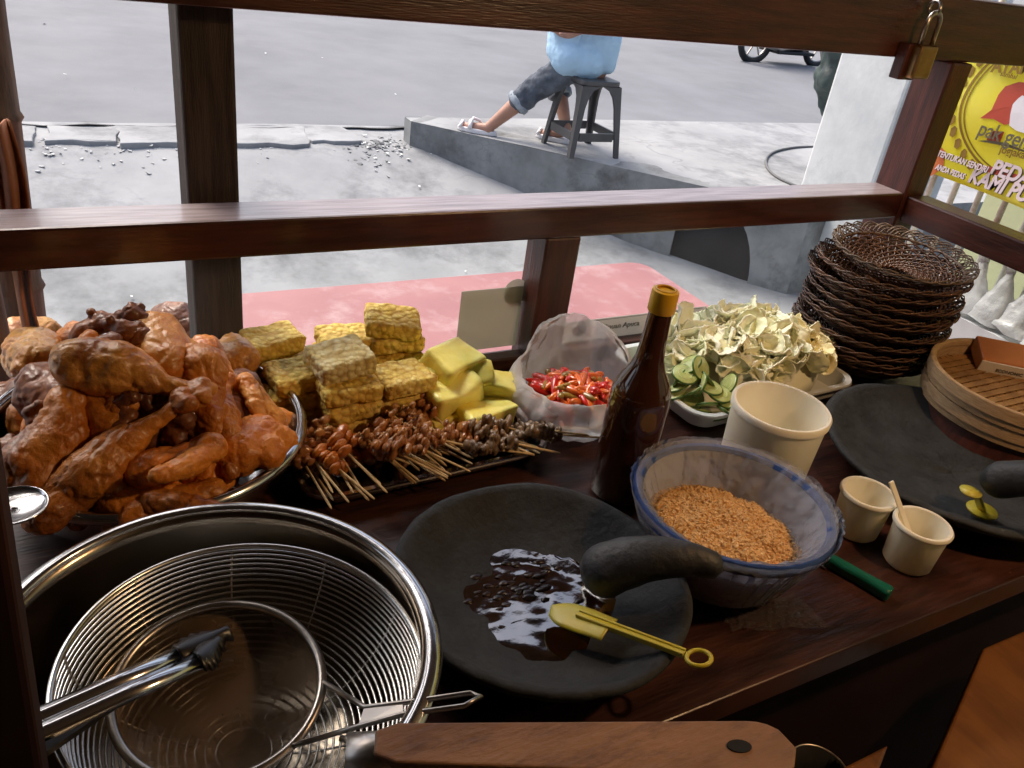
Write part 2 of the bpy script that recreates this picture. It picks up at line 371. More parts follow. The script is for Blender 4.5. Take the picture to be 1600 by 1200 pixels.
rub_m = mat('pale_rubble', (.5, .5, .49), .9, var=.25, vscale=3)
struct(MB().grid(120, 3, lambda u, v: (-6 + 14 * u, 5.52 + .05 * noise.noise(V((u * 70, 0, 0))) + (.16 + .08 * noise.noise(V((u * 50, 7, 0)))) * v, .008 - .03 * v)).build('gutter', mat('gutter_dirt', (.12, .12, .125), .95, col2=(.06, .06, .065), vscale=6, bump=1, bscale=30), smooth=True))
def scatter_chunks(name, area, n, smin, smax, m, label, cat, zf, seed):
    random.seed(seed); q = MB()
    for _ in range(n):
        x, y = area(); s_ = random.uniform(smin, smax); a = random.random() * 6.28
        t = MB().box(-s_, s_, -s_ * .6, s_ * .6, 0, s_ * random.uniform(.1, .4)).xf(Matrix.Translation((x, y, zf(x, y))) @ Euler((random.uniform(-.3, .3), random.uniform(-.3, .3), a)).to_matrix().to_4x4())
        t.jit(s_ * .4, 1 / s_); q.add(t.v, t.f)
    o = q.build(name, m); return tag(o, label, cat, kind='stuff')
scatter_chunks('rubble', lambda: (random.uniform(-.4, 2.2), random.gauss(5.15, .12)), 260, .003, .013, rub_m, 'crumbled pale concrete rubble along the broken kerb', 'rubble', gz, 3)
litter_m = mat('litter_paper', (.75, .75, .72), .8, var=.2, vscale=20)
scatter_chunks('litter', lambda: ((random.gauss(2.02, .12), random.gauss(5.05, .13)) if random.random() < .7 else (random.uniform(0, 3), random.uniform(3.5, 9))), 36, .005, .014, litter_m, 'scraps of white litter in the gutter and on the road', 'litter', lambda x, y: gz(x, y) + (.006 if y < 5.6 else .02), 4)
# dark wet patch / hole in the pavement
scatter_chunks('gutter_debris', lambda: (random.gauss(1.95, .18), random.gauss(5.2, .1)), 120, .004, .018, concrete_d, 'dark broken debris in the gutter beside the raised pavement', 'debris', gz, 5)

# white pillar at the end of the wall
pil = thing('white_pillar', 'broad whitewashed concrete pillar at the end of the raised pavement', 'pillar', (4.07, 3.04, GZ))
MB().box(0, .62, 0, .5, 0, 4.2).build('shaft', whitewash, pil, bevel=.02)
MB().box(.0, .62, -.012, -.001, 0, .38).build('plaster_skirting', mat('grey_plaster', (.4, .42, .43), .9, col2=(.3, .32, .33), vscale=4, bump=.5), pil)
pc = P(1372, 290, -.1); base = PX(1362, 292, 3.75)
pip = thing('downpipe', 'grey white downpipe with torn paper strip beside the white pillar', 'pipe', (4.2, 2.9, GZ))
pvc = mat('white_pvc', (.62, .61, .58), .5, var=.12, vscale=8)
MB().tube([(0, 0, 0), (0, 0, 4.0)], .045, 16).build('pipe', pvc, pip, smooth=True, sharp=40)
strip = MB(); strip.grid(2, 30, lambda u, v: ((-.0495 * cos((u - .1) * 1.1 - .3)), -.0495 * sin((u) * 1.1 + .4) , 1.45 + .42 * v)).jit(.008, 30)
strip.build('torn_paper', mat('torn_grey_paper', (.2, .21, .21), .9, var=.5, vscale=30), pip)
MB().lathe([(.05, -.02), (.056, -.02), (.056, .03), (.05, .03)], 16, (0, 0, 1.42)).build('pipe_clamp', steel_d, pip, smooth=True)
# wire loop on the raised pavement
pts = [P(x, y, .15) for x, y in ((1285, 229), (1245, 230), (1213, 236), (1198, 247), (1199, 262), (1213, 276), (1240, 289), (1275, 300))]
sm = []
for i in range(len(pts) - 1):
    for t in (0, .33, .66): 
        p0, p1, p2, p3 = pts[max(i - 1, 0)], pts[i], pts[i + 1], pts[min(i + 2, len(pts) - 1)]
        sm.append(.5 * ((2 * p1) + (-p0 + p2) * t + (2 * p0 - 5 * p1 + 4 * p2 - p3) * t * t + (-p0 + 3 * p1 - 3 * p2 + p3) * t ** 3))
tag(MB().tube(sm, .009, 6).build('cable', mat('grey_cable', (.12, .12, .12), .7), smooth=True), 'grey cable lying in a loop on the raised pavement', 'cable')
# dark green bundle hanging at the pillar
gb = organic(chain(MB(), [((0, 0, .75), .06), ((.01, 0, .45), .12), ((-.02, 0, .2), .13), ((.03, 0, 0), .07)]), 'hanging_bundle',
             mat('dark_green_tarp', (.035, .06, .055), .55, col2=(.015, .025, .025), vscale=9, bump=.8, bscale=14), .02, 3, .05, 6, .03, 14)
p = PY(1293, 166, 3.9)
o = link('hanging_bundle', gb); o.location = (p.x, p.y, p.z); tag(o, 'dark green tarpaulin bundle hanging beside the white pillar', 'bundle')

# right hand neighbour wall, ledge and white fence bars
lime = mat('lime_painted_wall', (.5, .52, .3), .85, col2=(.42, .45, .26), vscale=3, bump=.4, dirt=(.36, .38, .28), dscale=2)
struct(MB().box(2.75, 2.95, -2.5, 1.62, GZ, 3.0).build('wall', lime)); bpy.data.objects['wall']['category'] = 'wall'; bpy.data.objects['wall']['label'] = 'lime yellow painted wall behind the white fence bars'
del bpy.data.objects['wall']['kind']
fx = 1.98
fe = thing('fence', 'white barred metal fence right of the cart, yellow banner tied on it', 'fence', (fx, 0, 0))
fw = mat('white_painted_iron', (.6, .59, .52), .5, var=.15, vscale=15, dirt=(.3, .2, .14), dscale=14)
yy = 1.38; k = 0
while yy > -1.2:
    MB().tube([(0, yy, .76), (0, yy, 1.75)], .0075, 8).build('bar', fw, fe, smooth=True); yy -= .066
MB().box(-.012, .012, -1.2, 1.4, 1.72, 1.75).build('top_rail', fw, fe)
MB().box(-.014, .014, -1.2, 1.4, .745, .765).build('bottom_rail', fw, fe)
struct_w = MB().box(fx - .12, fx + .1, -1.2, 1.42, GZ, .743).jit(.0, 3).build('low_wall', whitewash)
tag(struct_w, 'low whitewashed wall carrying the fence bars', 'wall')

# =================================================================== CART
cart = thing('food_cart', 'dark red varnished wooden food cart with glazed back, counter under the food', 'food cart', (0, 0, 0))
X0, X1, YF, YB = -.40, 1.30, .31, .93
MB().box(X0, X1, YF, YB, CZ - .03, CZ).build('counter_top', counter_m, cart, bevel=.0015)
MB().box(X0 + .03, X1 - .03, YF + .03, YF + .045, GZ + .03, CZ - .032).build('front_panel', mat('dark_shade_wood', (.022, .007, .005), .85, spec=.2, var=.4, vscale=6), cart, bevel=.002)  # near-black base puts the under-counter shade into the wood colour
MB().box(X0 + .03, X1 - .03, YB - .05, YB - .03, CZ - .75, CZ - .032).build('back_panel', wood, cart)
MB().box(X0 + .03, X0 + .05, YF + .225, YB - .055, CZ - .75, CZ - .032).build('side_panel', wood_y, cart)
MB().box(X1 - .05, X1 - .03, YF + .225, YB - .055, CZ - .75, CZ - .032).build('side_panel', wood_y, cart)
for lx in (X0 + .06, X1 - .12):
    for ly in (YF + .06, YB - .12): MB().box(lx, lx + .06, ly, ly + .06, GZ, CZ - .755).build('leg', wood_v, cart)
FY0, FY1 = .87, .925
RT, RB = 1.118, 1.075
MB().box(X0, 1.243, FY0 - .004, FY1, RB, RT).build('middle_rail', railm, cart, bevel=.003)
MB().box(.568, .622, FY0, FY1 - .005, CZ, RB - .001).build('post', wood_v, cart, bevel=.003)
MB().box(1.245, 1.294, FY0 - .005, FY1 + .003, CZ, 1.322).build('post', wood_v, cart, bevel=.003)
MB().box(X0, X0 + .05, FY0, FY1, CZ, 1.322).build('post', wood_v, cart, bevel=.003)
MB().box(-.9, 2.3, FY0, FY1, 1.323, 1.41).build('top_beam', wood, cart, bevel=.003)
MB().box(1.252, 1.300, YF - .03, FY0 - .006, RB - .004, RT - .004).build('side_rail', wood_y, cart, bevel=.003)
MB().box(1.252, 1.302, YF - .03, YF + .02, CZ, RB - .006).build('post', wood_v, cart, bevel=.003)
MB().box(.62, 1.246, FY0 + .006, FY0 + .028, CZ, CZ + .018).build('glazing_bead', wood, cart, bevel=.002)
MB().box(X0 + .05, .568, FY0 + .006, FY0 + .028, CZ, CZ + .018).build('glazing_bead', wood, cart, bevel=.002)
MB().box(X0 + .05, .567, FY0 + .030, FY0 + .034, CZ + .001, RB).build('glass_pane', glass_m, cart)
MB().box(.623, 1.244, FY0 + .030, FY0 + .034, CZ + .001, RB).build('glass_pane', glass_m, cart)
MB().box(1.275, 1.279, YF + .021, FY0 - .006, CZ + .001, RB - .005).build('glass_pane', glass_m, cart)
# near left upright, slightly leaning
a = PY(2, 560, .30); b = PY(96, 1230, .30)
npost = MB(); dd = (b - a)
npost.bar(a + V((-.03, 0, 0)) - dd * .9, b + V((-.03, 0, 0)) + dd * .75, .05, .045, (0, 1, 0)).build('leaning_upright', MATS['dark_shade_wood'], cart, bevel=.003)
# cleat beside the padlock
q = PY(1392, 82, .865)
MB().box(1.112, 1.146, .850, .869, 1.296, 1.345).build('cleat', wood_v, cart, bevel=.002)
# padlock
pl = thing('padlock', 'brass padlock hanging from the top beam at the corner', 'padlock', (1.140, .846, 1.300))
brass = mat('old_brass', (.32, .2, .09), .38, 1, var=.25, vscale=30, rvar=.1)
MB().box(-.018, .02, -.010, .008, 0, .046).build('body', brass, pl, bevel=.004)
MB().tube([(-.013, 0, .046), (-.013, 0, .075)] + [(-.013 * cos(t), 0, .075 + .014 * sin(t)) for t in frange(0.2, pi - .2, 8)] + [(.013, 0, .075), (.013, 0, .046)], .0035, 10).build('shackle', steel_d, pl, smooth=True)
MB().ring((0, 0, 0), .009, .003, 20).xf(Matrix.Translation((0, .006, .094)) @ Euler((pi / 2, 0, pi / 2)).to_matrix().to_4x4()).build('hasp_eye', steel_d, pl, smooth=True)

# weathered outer post
tag(MB().box(.142, .197, .945, 1.0, GZ, 1.66).jit(.002, 9).build('wooden_post', old_wood, bevel=.004), 'weathered dark square post standing behind the glazed rail', 'post')
struct(MB().box(-1.6, 2.3, -1.88, .93, GZ - .02, GZ + .012).build('stall_floor', mat('dark_floor', (.05, .045, .04), .8, var=.3, vscale=3)))
# stall roof, back walls (dark shelter round the cart)
roof = thing('stall_roof', 'low dark canopy over the food cart', 'roof')
tarp = mat('dark_canvas', (.05, .04, .035), .9, var=.3, vscale=4)
MB().add([(-1.6, .98, 1.67), (2.2, .98, 1.67), (2.2, -1.9, 2.45), (-1.6, -1.9, 2.45), (-1.6, .98, 1.69), (2.2, .98, 1.69), (2.2, -1.9, 2.47), (-1.6, -1.9, 2.47)],
         [(0, 1, 2, 3), (7, 6, 5, 4), (0, 4, 5, 1), (1, 5, 6, 2), (2, 6, 7, 3), (3, 7, 4, 0)]).build('canvas', tarp, roof)
MB().box(-1.6, 2.2, .94, .98, 1.62, 1.665).build('edge_batten', old_wood, roof)
tag(MB().box(-1.7, 2.4, -1.98, -1.9, GZ, 2.6).build('back_wall', mat('brown_plank_wall', (.12, .07, .045), .8, var=.3, vscale=4)), 'brown boarded wall behind the stall keeper', 'wall')
tag(MB().box(-1.7, -1.62, -1.9, .9, GZ, 2.5).build('side_wall', MATS['brown_plank_wall']), 'brown boarded side wall left of the stall', 'wall')
# bulb
bl = thing('hanging_bulb', 'warm bulb hanging on a cord under the canopy', 'lamp', (.86, .06, 1.64))
bulb_m = mat('lit_bulb', (1, .8, .5), .5, emit=((1, .62, .28), 40))
MB().sphere((0, 0, 0), .022, 20, 14).build('bulb', bulb_m, bl, smooth=True)
MB().tube([(0, 0, .02), (0, 0, .05)], .012, 12).build('socket', dark_m, bl); MB().tube([(0, 0, .05), (0, 0, .2)], .003, 6).build('cord', dark_m, bl)
ld = bpy.data.lights.new('bulb_light', 'POINT'); ld.energy = 6; ld.color = (1, .6, .3); ld.shadow_soft_size = .022
lo_ = bpy.data.objects.new('bulb_light', ld); COL.objects.link(lo_); lo_.parent = bl; lo_.location = (0, 0, -.045)
bpy.data.objects['bulb'].visible_shadow = True

# bamboo poles and cloth at the far left
def bpole(a, b, r, label):
    a, b = V(a), V(b); t = thing('bamboo_pole', label, 'pole', a, 0, 'bamboo poles at the left end'); d = b - a; pts = []; rr = []
    nn = int(d.length / .22)
    for i in range(nn):
        for f, k in ((0, 1.12), (.03, 1), (.5, .97), (.97, 1)): pts.append(d * ((i + f) / nn)); rr.append(r * k)
    MB().tube(pts, rr, 14).build('culm', bamboo_m, t, smooth=True)
    return t
bpole((PY(52, 500, 1.3) - V((.05, 0, 1.4))), PY(14, -60, 1.3) + V((-.035, 0, .3)), .034, 'thicker brown bamboo pole at the left edge')
bpole((PY(40, 520, 1.0) + V((-.028, 0, -1.2))), PY(2, 150, 1.0) + V((-.05, 0, .2)), .018, 'thin bamboo pole left of the thicker one')
cl = MB().grid(10, 24, lambda u, v: (.02 * u + .006 * sin(v * 9) * u, .012 * sin(u * 9 + v * 3), -.36 * v)).build('brown_cloth', mat('brown_cloth', (.3, .13, .07), .9, var=.3, vscale=12), smooth=True, solid=.002)
cl.location = PY(-22, 190, .97); tag(cl, 'brown rag hanging from the thin bamboo pole', 'cloth')

# red table outside
TZ = .4
t = thing('red_table', 'low red topped table standing outside behind the glass', 'table', (0, 0, 0))
c1, c2 = P(292, 462, TZ), P(1006, 409, TZ)
xa, xb, yb_, ya_ = c1.x, c2.x, (c1.y + c2.y) / 2, 1.12
pts = []
for cx, cy, a0 in ((xb - .07, yb_ - .07, 0), (xa + .07, yb_ - .07, pi / 2), (xa + .07, ya_ + .07, pi), (xb - .07, ya_ + .07, 1.5 * pi)):
    pts += [(cx + .07 * cos(a0 + q), cy + .07 * sin(a0 + q)) for q in frange(0, pi / 2, 6)]
MB().prism(pts, TZ - .025, TZ).build('table_top', red_table, t, bevel=.006)
for lx in (xa + .07, xb - .12):
    for ly in (ya_ + .07, yb_ - .12): MB().box(lx, lx + .045, ly, ly + .045, GZ, TZ - .026).build('leg', red_table, t)
MB().box(xa + .05, xb - .06, yb_ - .09, yb_ - .07, TZ - .1, TZ - .027).build('apron', red_table, t)

# notice and round sticker and strip sticker on the glass
gy = FY0 + .036
notice_m = film('frosted_sheet', (.72, .7, .62), .62, .1, .3, .2, 20, (.36, .37, .29))
c = PY(722, 456, gy); d_ = PY(806, 450, gy)
o = MB().box(c.x, .566, gy, gy + .0015, CZ + .02, c.z).build('notice', notice_m); tag(o, 'greyish translucent notice sheet stuck behind the left pane', 'notice')
c = PY(806, 456, gy + .003)
o = MB().lathe([(0.0001, 0), (.0185, 0), (.019, .001), (.0001, .001)], 32).xf(Matrix.Translation((c.x, gy + .0045, c.z)) @ Euler((pi / 2, 0, 0)).to_matrix().to_4x4()).build('round_sticker', film('pale_sticker', (.8, .78, .72), .75, .1, .4, 0, 1, (.5, .47, .42)))
tag(o, 'round grey sticker above the notice, beside the middle post', 'sticker')

def text(name, s, size, m, parent, loc, xdir, ydir, bold=0, shear=0, ext=.0004, width=1):
    cu = bpy.data.curves.new(name, 'FONT'); cu.body = s; cu.size = size; cu.offset = bold; cu.shear = shear; cu.extrude = ext
    o = bpy.data.objects.new('tmp', cu); COL.objects.link(o)
    dg = bpy.context.evaluated_depsgraph_get(); dg.update()
    me = bpy.data.meshes.new_from_object(o.evaluated_get(dg)); bpy.data.objects.remove(o)
    me.materials.clear(); me.materials.append(m)
    x, y = V(xdir), V(ydir); z = x.cross(y)
    r = Matrix((x * width, y, z)).transposed().to_4x4()
    me.transform(r); o = link(name, me, parent); o.location = loc; return o
st = PY(866, 506, gy); en = PY(1104, 479, gy)
sl = thing('strip_sticker', 'long pale advertising sticker along the bottom of the right pane', 'sticker', (0, 0, 0))
stick_m = film('faded_sticker', (.8, .8, .76), .8, .08, .4, 0, 1, (.5, .48, .45))
MB().box(.624, en.x, gy, gy + .0012, CZ + .004, (st.z + en.z) / 2).build('strip', stick_m, sl)
ztop = (st.z + en.z) / 2
grey_i = mat('grey_ink', (.13, .12, .11), .7, var=.3, vscale=90); red_i = mat('red_ink', (.35, .06, .05), .6)
gy2 = gy - .0008
text('lettering', 'JO', .017, red_i, sl, (.688, gy2, ztop - .021), (1, 0, 0), (0, 0, 1), .0003, .3)
text('lettering', 'Ninuan Apuca', .0125, grey_i, sl, (.712, gy2, ztop - .019), (1, 0, 0), (0, 0, 1), .0001)
text('lettering', '- - - - - - - - - -', .008, grey_i, sl, (.69, gy2, ztop - .027), (1, 0, 0), (0, 0, 1), .0001)
MB().box(.626, en.x - .01, gy2 - .0003, gy2, ztop - .0022, ztop - .0012).build('border_line', grey_i, sl)
for sx, rr in ((.635, .009), (.672, .012), (.868, .011)):
    MB().prism([(rr * cos(a) * (1 + .15 * sin(3 * a)), rr * .8 * sin(a)) for a in frange(0, 6.0, 18)], 0, .0004).xf(Matrix.Translation((sx, gy2, ztop - .016)) @ Euler((pi / 2, 0, 0)).to_matrix().to_4x4()).build('picture_patch', grey_i, sl)

# =================================================================== BANNER
bx = 1.86
ban = thing('banner', 'bright yellow food stall banner tied to the white fence bars', 'banner', (0, 0, 0))
ban_m = mat('yellow_vinyl', (.9, .85, .05), .5, col2=(.92, .88, .2), vscale=5, bump=.3, bscale=8)
bl_, bt_, bb_ = 1.30, 1.365, 1.025
def bw(y, z): return .008 * sin(y * 13 + z * 6) + .004 * sin(z * 31)
def bann(u, v):
    y = bl_ - u * 1.0; z = bb_ + v * (bt_ - bb_) - .02 * u; return (bx + bw(y, z), y, z)
MB().grid(60, 24, bann).build('vinyl_sheet', ban_m, ban, smooth=True, solid=.001)
def flat(fn, name, m, d=.002):    # printed shape: list of (px,py) outline on the banner
    pts = [PX(x, y, bx) for x, y in fn]; N = len(pts)
    cx = V((0, 0, 0))
    for p in pts: cx += p / N
    vs = [(bx + bw(p.y, p.z) - d, p.y, p.z) for p in pts] + [(bx + bw(cx.y, cx.z) - d - .0005, cx.y, cx.z)]
    return MB().add(vs, [(i, (i + 1) % N, N) for i in range(N)]).build(name, m, ban, solid=.0006)
redp = mat('red_print', (.42, .06, .03), .5); brn = mat('brown_print', (.22, .13, .01), .5); wht = mat('white_print', (.66, .58, .62), .5); drk = mat('dark_print', (.1, .09, .05), .5)
orp = mat('orange_print', (.55, .15, .04), .5)
flat([(1503, 92), (1512, 96), (1506, 112), (1497, 128), (1490, 140), (1492, 120)], 'red_patch', orp)
flat([(1466, 205), (1473, 218), (1470, 228), (1478, 236), (1474, 262), (1466, 268), (1456, 275), (1448, 268), (1456, 240)], 'red_patch', orp)
flat([(1535, 185), (1552, 172), (1562, 148), (1572, 135), (1592, 128), (1610, 130), (1625, 160), (1620, 195), (1600, 190), (1570, 195), (1555, 186)], 'red_splash', redp, .0022)
flat([(1542, 218), (1552, 204), (1570, 206), (1562, 222), (1548, 222)], 'red_patch', redp, .0024)
flat([(1520, 255), (1550, 262), (1590, 274), (1590, 282), (1556, 274), (1530, 266)], 'red_swoosh', redp, .0022)
_b = ban_m.node_tree.nodes['Principled BSDF']; _b.inputs['Transmission Weight'].default_value = 0
_t = ban_m.node_tree.nodes.new('ShaderNodeBsdfTranslucent'); _t.inputs[0].default_value = (.95, .9, .1, 1); _x = ban_m.node_tree.nodes.new('ShaderNodeMixShader'); _x.inputs[0].default_value = .5
_o = [q for q in ban_m.node_tree.nodes if q.type == 'OUTPUT_MATERIAL'][0]
ban_m.node_tree.links.new(_b.outputs[0], _x.inputs[1]); ban_m.node_tree.links.new(_t.outputs[0], _x.inputs[2]); ban_m.node_tree.links.new(_x.outputs[0], _o.inputs[0])
flat([(1580, 178), (1584, 160), (1590, 146), (1598, 142), (1606, 148), (1610, 170), (1610, 200), (1600, 208), (1588, 204), (1578, 196)], 'white_patch', mat('white_print2', (.7, .72, .78), .5), .0028)
# round emblem border
ccy, ccz = PX(1616, 178, bx).y, PX(1616, 178, bx).z
for r_, w_, dd_ in ((.165, .0018, .0022), (.176, .003, .0022)):
    v_ = []; f_ = []
    A_ = frange(0, 2 * pi, 90)
    for a in A_:
        for r2 in (r_ - w_, r_ + w_):
            y, z = ccy + r2 * cos(a) * .92, ccz + r2 * sin(a) * .82; v_.append((bx + bw(y, z) - dd_, y, z))
    f_ = [(2 * i, 2 * i + 1, 2 * i + 3, 2 * i + 2) for i in range(90)]
    MB().add(v_, f_).build('emblem_ring', brn, ban, solid=.0005)
for k in range(15):
    a = R(75) - k * R(9.5); rr = .196
    y, z = ccy + rr * cos(a) * .92, ccz + rr * sin(a) * .82
    if z > 1.35: continue
    hh = .013
    pts = [(hh * (.7 + .3 * random.random()) * cos(t + .4), hh * sin(t + .4)) for t in frange(0, 5.0, 5)]
    v_ = [(bx + bw(y, z) - .0022, y + p_[0] * .8, z + p_[1]) for p_ in pts]
    MB().add(v_, [tuple(range(len(v_)))]).build('emblem_mark', brn, ban, solid=.0005)
def btext(s, px, py, size, m, bold=.001, shear=0, width=1, d=.004, tilt=0):
    p = PX(px, py, bx); c_, s_ = cos(tilt), sin(tilt)
    return text('lettering', s, size, m, ban, (bx + bw(p.y, p.z) - d, p.y, p.z), (0, -c_, s_), (0, s_, c_), bold, shear, .0003, width)
for dx, m_ in ((.9, drk), (0, wht)):
    dd_ = .006 if m_ is wht else .0045
    btext('TENTUKAN SENDIRI', 1466 + dx, 243 + dx, .019, m_, .0005, .2, .76, dd_)
    btext('PEDAS', 1543 + dx * 1.3, 270 + dx * 1.3, .045, m_, .0016, .2, .86, dd_)
    btext('ANDA PEDAS', 1463 + dx, 264 + dx, .018, m_, .0005, .2, .72, dd_)
    btext('KAMI PUAS', 1510 + dx * 1.3, 283 + dx * 1.3, .045, m_, .0016, .2, .84, dd_)
btext('pak gembus', 1529, 210, .046, drk, .0006, .1, .85, .005)
btext('jogjakarta', 1560, 238, .024, brn, .0004, 0, .9, .005, R(3))
btext('AYAM', 1552, 112, .036, brn, .0014, 0, .9, .005, R(8))
btext('sambal', 1565, 118, .014, brn, .0002, .2, 1, .005)
flat([(1528, 220), (1545, 219), (1570, 223), (1600, 235), (1600, 238), (1570, 228), (1545, 223)], 'underline', drk, .0035)

# white plastic bags knotted on the fence foot
bagw = film('white_plastic', (1, 1, 1), .75, .3, .2, .8, 25, (.72, .74, .74))
random.seed(21)
lab = ['leftmost', 'second', 'third', 'fourth']
for k, (px_, py_) in enumerate(((1512, 470), (1550, 492), (1590, 512), (1640, 540))):
    p = PX(px_, py_, 1.90)
    m_ = MB()
    def cone(u, v, k=k):
        a = u * 2 * pi; r = .008 + .055 * v ** 1.3 * (1 + .35 * noise.noise(V((cos(a) * 2, sin(a) * 2, v * 3 + k * 5))))
        return (r * cos(a) * .7, r * sin(a), .075 - .12 * v + .01 * noise.noise(V((a, v * 6, k))))
    m_.grid(28, 14, cone); m_.tube([(0, 0, .07), (.01, .01, .095), (-.004, .02, .11)], [.01, .014, .004], 8)
    o = m_.build('plastic_bag', bagw, smooth=True); o.location = (p.x, p.y, .80 if k < 3 else .8)
    tag(o, '%s knotted white plastic bag along the foot of the fence' % lab[k], 'plastic bag', 'white bags tied to the fence')

# =================================================================== STOOL + PERSON outside
stool_m = mat('grey_plastic', (.075, .072, .072), .45, var=.12, vscale=6)
spt = P(905, 235, .141); H_ = .455
st_ = thing('plastic_stool', 'dark grey plastic stool on the raised pavement', 'stool', spt, R(-1))
def rrect(w_, r_, n=5):
    o_ = []
    for cx, cy, a0 in ((w_ - r_, w_ - r_, 0), (-w_ + r_, w_ - r_, pi / 2), (-w_ + r_, -w_ + r_, pi), (w_ - r_, -w_ + r_, 1.5 * pi)):
        o_ += [(cx + r_ * cos(a0 + q), cy + r_ * sin(a0 + q)) for q in frange(0, pi / 2, n)]
    return o_
MB().prism(rrect(.14, .04), H_ - .03, H_).build('seat', stool_m, st_, bevel=.006)
TW, BW = .138, .185
for sx in (-1, 1):
    for sy in (-1, 1):
        m_ = MB(); 
        zs = [0, .1, .2, .3, .36, .40, H_ - .03]
        wd = [.035, .037, .042, .047, .06, .085, .135]
        def lv(z, wd_):
            e = BW + (TW - BW) * z / H_; return [(e, e), (e - wd_, e), (e - wd_, e - .018), (e - .018, e - .018), (e - .018, e - wd_), (e, e - wd_)]
        for z, w__ in zip(zs, wd): m_.v += [(sx * x, sy * y, z) for x, y in lv(z, w__)]
        for i in range(len(zs) - 1):
            for k in range(6): k2 = (k + 1) % 6; m_.f.append((i * 6 + k, i * 6 + k2, (i + 1) * 6 + k2, (i + 1) * 6 + k))
        m_.f.append((5, 4, 3, 2, 1, 0)); m_.build('leg', stool_m, st_, bevel=.002)
e = BW + (TW - BW) * .13 / H_ - .012
for a_, b_ in (((-e, e), (e, e)), ((e, e), (e, -e)), ((e, -e), (-e, -e)), ((-e, -e), (-e, e))):
    a_, b_ = V((*a_, .125)), V((*b_, .125)); d_ = (b_ - a_).normalized() * .036
    MB().bar(a_ + d_, b_ - d_, .014, .05).build('rail', stool_m, st_)

skin = mat('skin', (.42, .22, .15), .5, sss=.15, var=.1, vscale=6, bump=.1)
shirt_m = mat('pale_blue_cotton', (.42, .62, .8), .9, var=.08, vscale=5, bump=.3, bscale=30)
jean_m = mat('grey_denim', (.06, .07, .09), .9, col2=(.12, .14, .17), vscale=14, bump=.5, bscale=200)
per = thing('person', 'person in pale blue shirt and rolled grey jeans seated on the dark stool', 'person', (0, 0, 0))
hipc = spt + V((0, .02, H_ + .10))
vdir = (spt - CAM); vdir.z = 0; vdir.normalize(); lft = V((-vdir.y, vdir.x, 0))   # lft = towards picture left
def near(px, py, off=0):      # point on the sight line at the person's distance
    d0 = (spt - CAM).dot(vdir) + off; r = ray(px, py); return CAM + r * (d0 / r.dot(vdir))
foot1 = P(764, 199, .19); knee1 = near(838, 137, .05); hip1 = near(905, 98, -.02)
foot2 = P(884, 210, .2); knee2 = near(868, 112, .33); hip2 = near(930, 98, .16)
ankle1 = foot1; toe1 = P(722, 197, .165); ankle2 = foot2 + V((0, 0, .03)); toe2 = foot2 + (toe1 - ankle1) * .8 + V((0, .05, -.02))
chest = near(915, 10, .06); neck = near(905, -45, .05); head = near(893, -92, .04); pelv = near(920, 96, .06)
shL = near(885, -25, .24); shR = near(935, -22, -.12)
elb = near(958, 22, -.16); elb2 = near(878, 18, .26)
hand1 = near(886, 55, -.10); hand2 = near(872, 44, .16)
m_ = MB()
chain(m_, [(pelv, .14), (pelv.lerp(chest, .5), .125), (chest, .145), (chest.lerp(neck, .6), .12), (neck, .055), (head, .06)])
chain(m_, [(hip1, .09), (knee1, .062), (knee1.lerp(ankle1, .35), .055), (ankle1, .034)])
chain(m_, [(hip2, .09), (knee2, .062), (knee2.lerp(ankle2, .35), .055), (ankle2, .034)])
for a_, t_ in ((ankle1, toe1), (ankle2, toe2)): chain(m_, [(a_ + V((0, 0, -.01)), .036), (a_.lerp(t_, .6) + V((0, 0, -.005)), .034), (t_, .022)])
chain(m_, [(shR, .055), (elb, .042), (hand1, .028)]); chain(m_, [(shL, .055), (elb2, .042), (hand2, .028)])
for h_, s_ in ((hand1, 1), (hand2, -1)):
    hd = lft * .5 + V((0, 0, .2)); hd.normalize(); sd_ = V((0, 0, 1)).cross(hd).normalized()
    chain(m_, [(h_, .028), (h_ + hd * .05, .03)])
    for k in range(4):
        b_ = h_ + hd * .055 + sd_ * (k - 1.5) * .017; ln = (.03, .038, .036, .028)[k]
        chain(m_, [(b_, .0105), (b_ + hd * ln, .0095), (b_ + hd * (ln + .008) + V((0, 0, -.025)), .0085)])
    chain(m_, [(h_ + hd * .015 + sd_ * .028, .012), (h_ + hd * .045 + sd_ * .048 + V((0, 0, -.01)), .0095)])
m_.sphere(head + V((0, 0, .05)), .095, 20, 14, (.86, .95, 1.18))
m_.sphere(head + lft * .085 + V((0, 0, .03)), .02, 10, 8, (1, 1, 1.3)); m_.sphere(head + vdir * .085 + V((0, 0, .045)), .025, 8, 8, (.5, .5, 1.2)); m_.sphere(head - vdir * .085 + V((0, 0, .045)), .025, 8, 8, (.5, .5, 1.2))
body = link('body', organic(m_, 'body', skin, .009, 3), per)
for s_ in (-1, 1):
    MB().sphere(head + lft * .083 + vdir * .032 * s_ + V((0, 0, .065)), .010, 10, 8).build('eye', mat('eye', (.05, .03, .02), .2), per, smooth=True)
MB().sphere(head + lft * .08 + V((0, 0, -.005)), .022, 10, 8, (.5, 1, .28)).build('mouth', mat('lips', (.35, .12, .1), .5), per, smooth=True)
hm = MB(); hm.sphere(head + V((0, 0, .075)) - lft * .02, .103, 20, 14, (.92, 1, 1.1)); link('hair', organic(hm, 'hair', mat('black_hair', (.01, .009, .008), .5), .008, 1, .01, 30), per)
m_ = MB()
hem = near(918, 112, .06)
chain(m_, [(near(912, 94, .03), .155), (pelv.lerp(chest, .35), .145), (pelv.lerp(chest, .7), .145), (chest, .16), (chest.lerp(neck, .6), .13)])
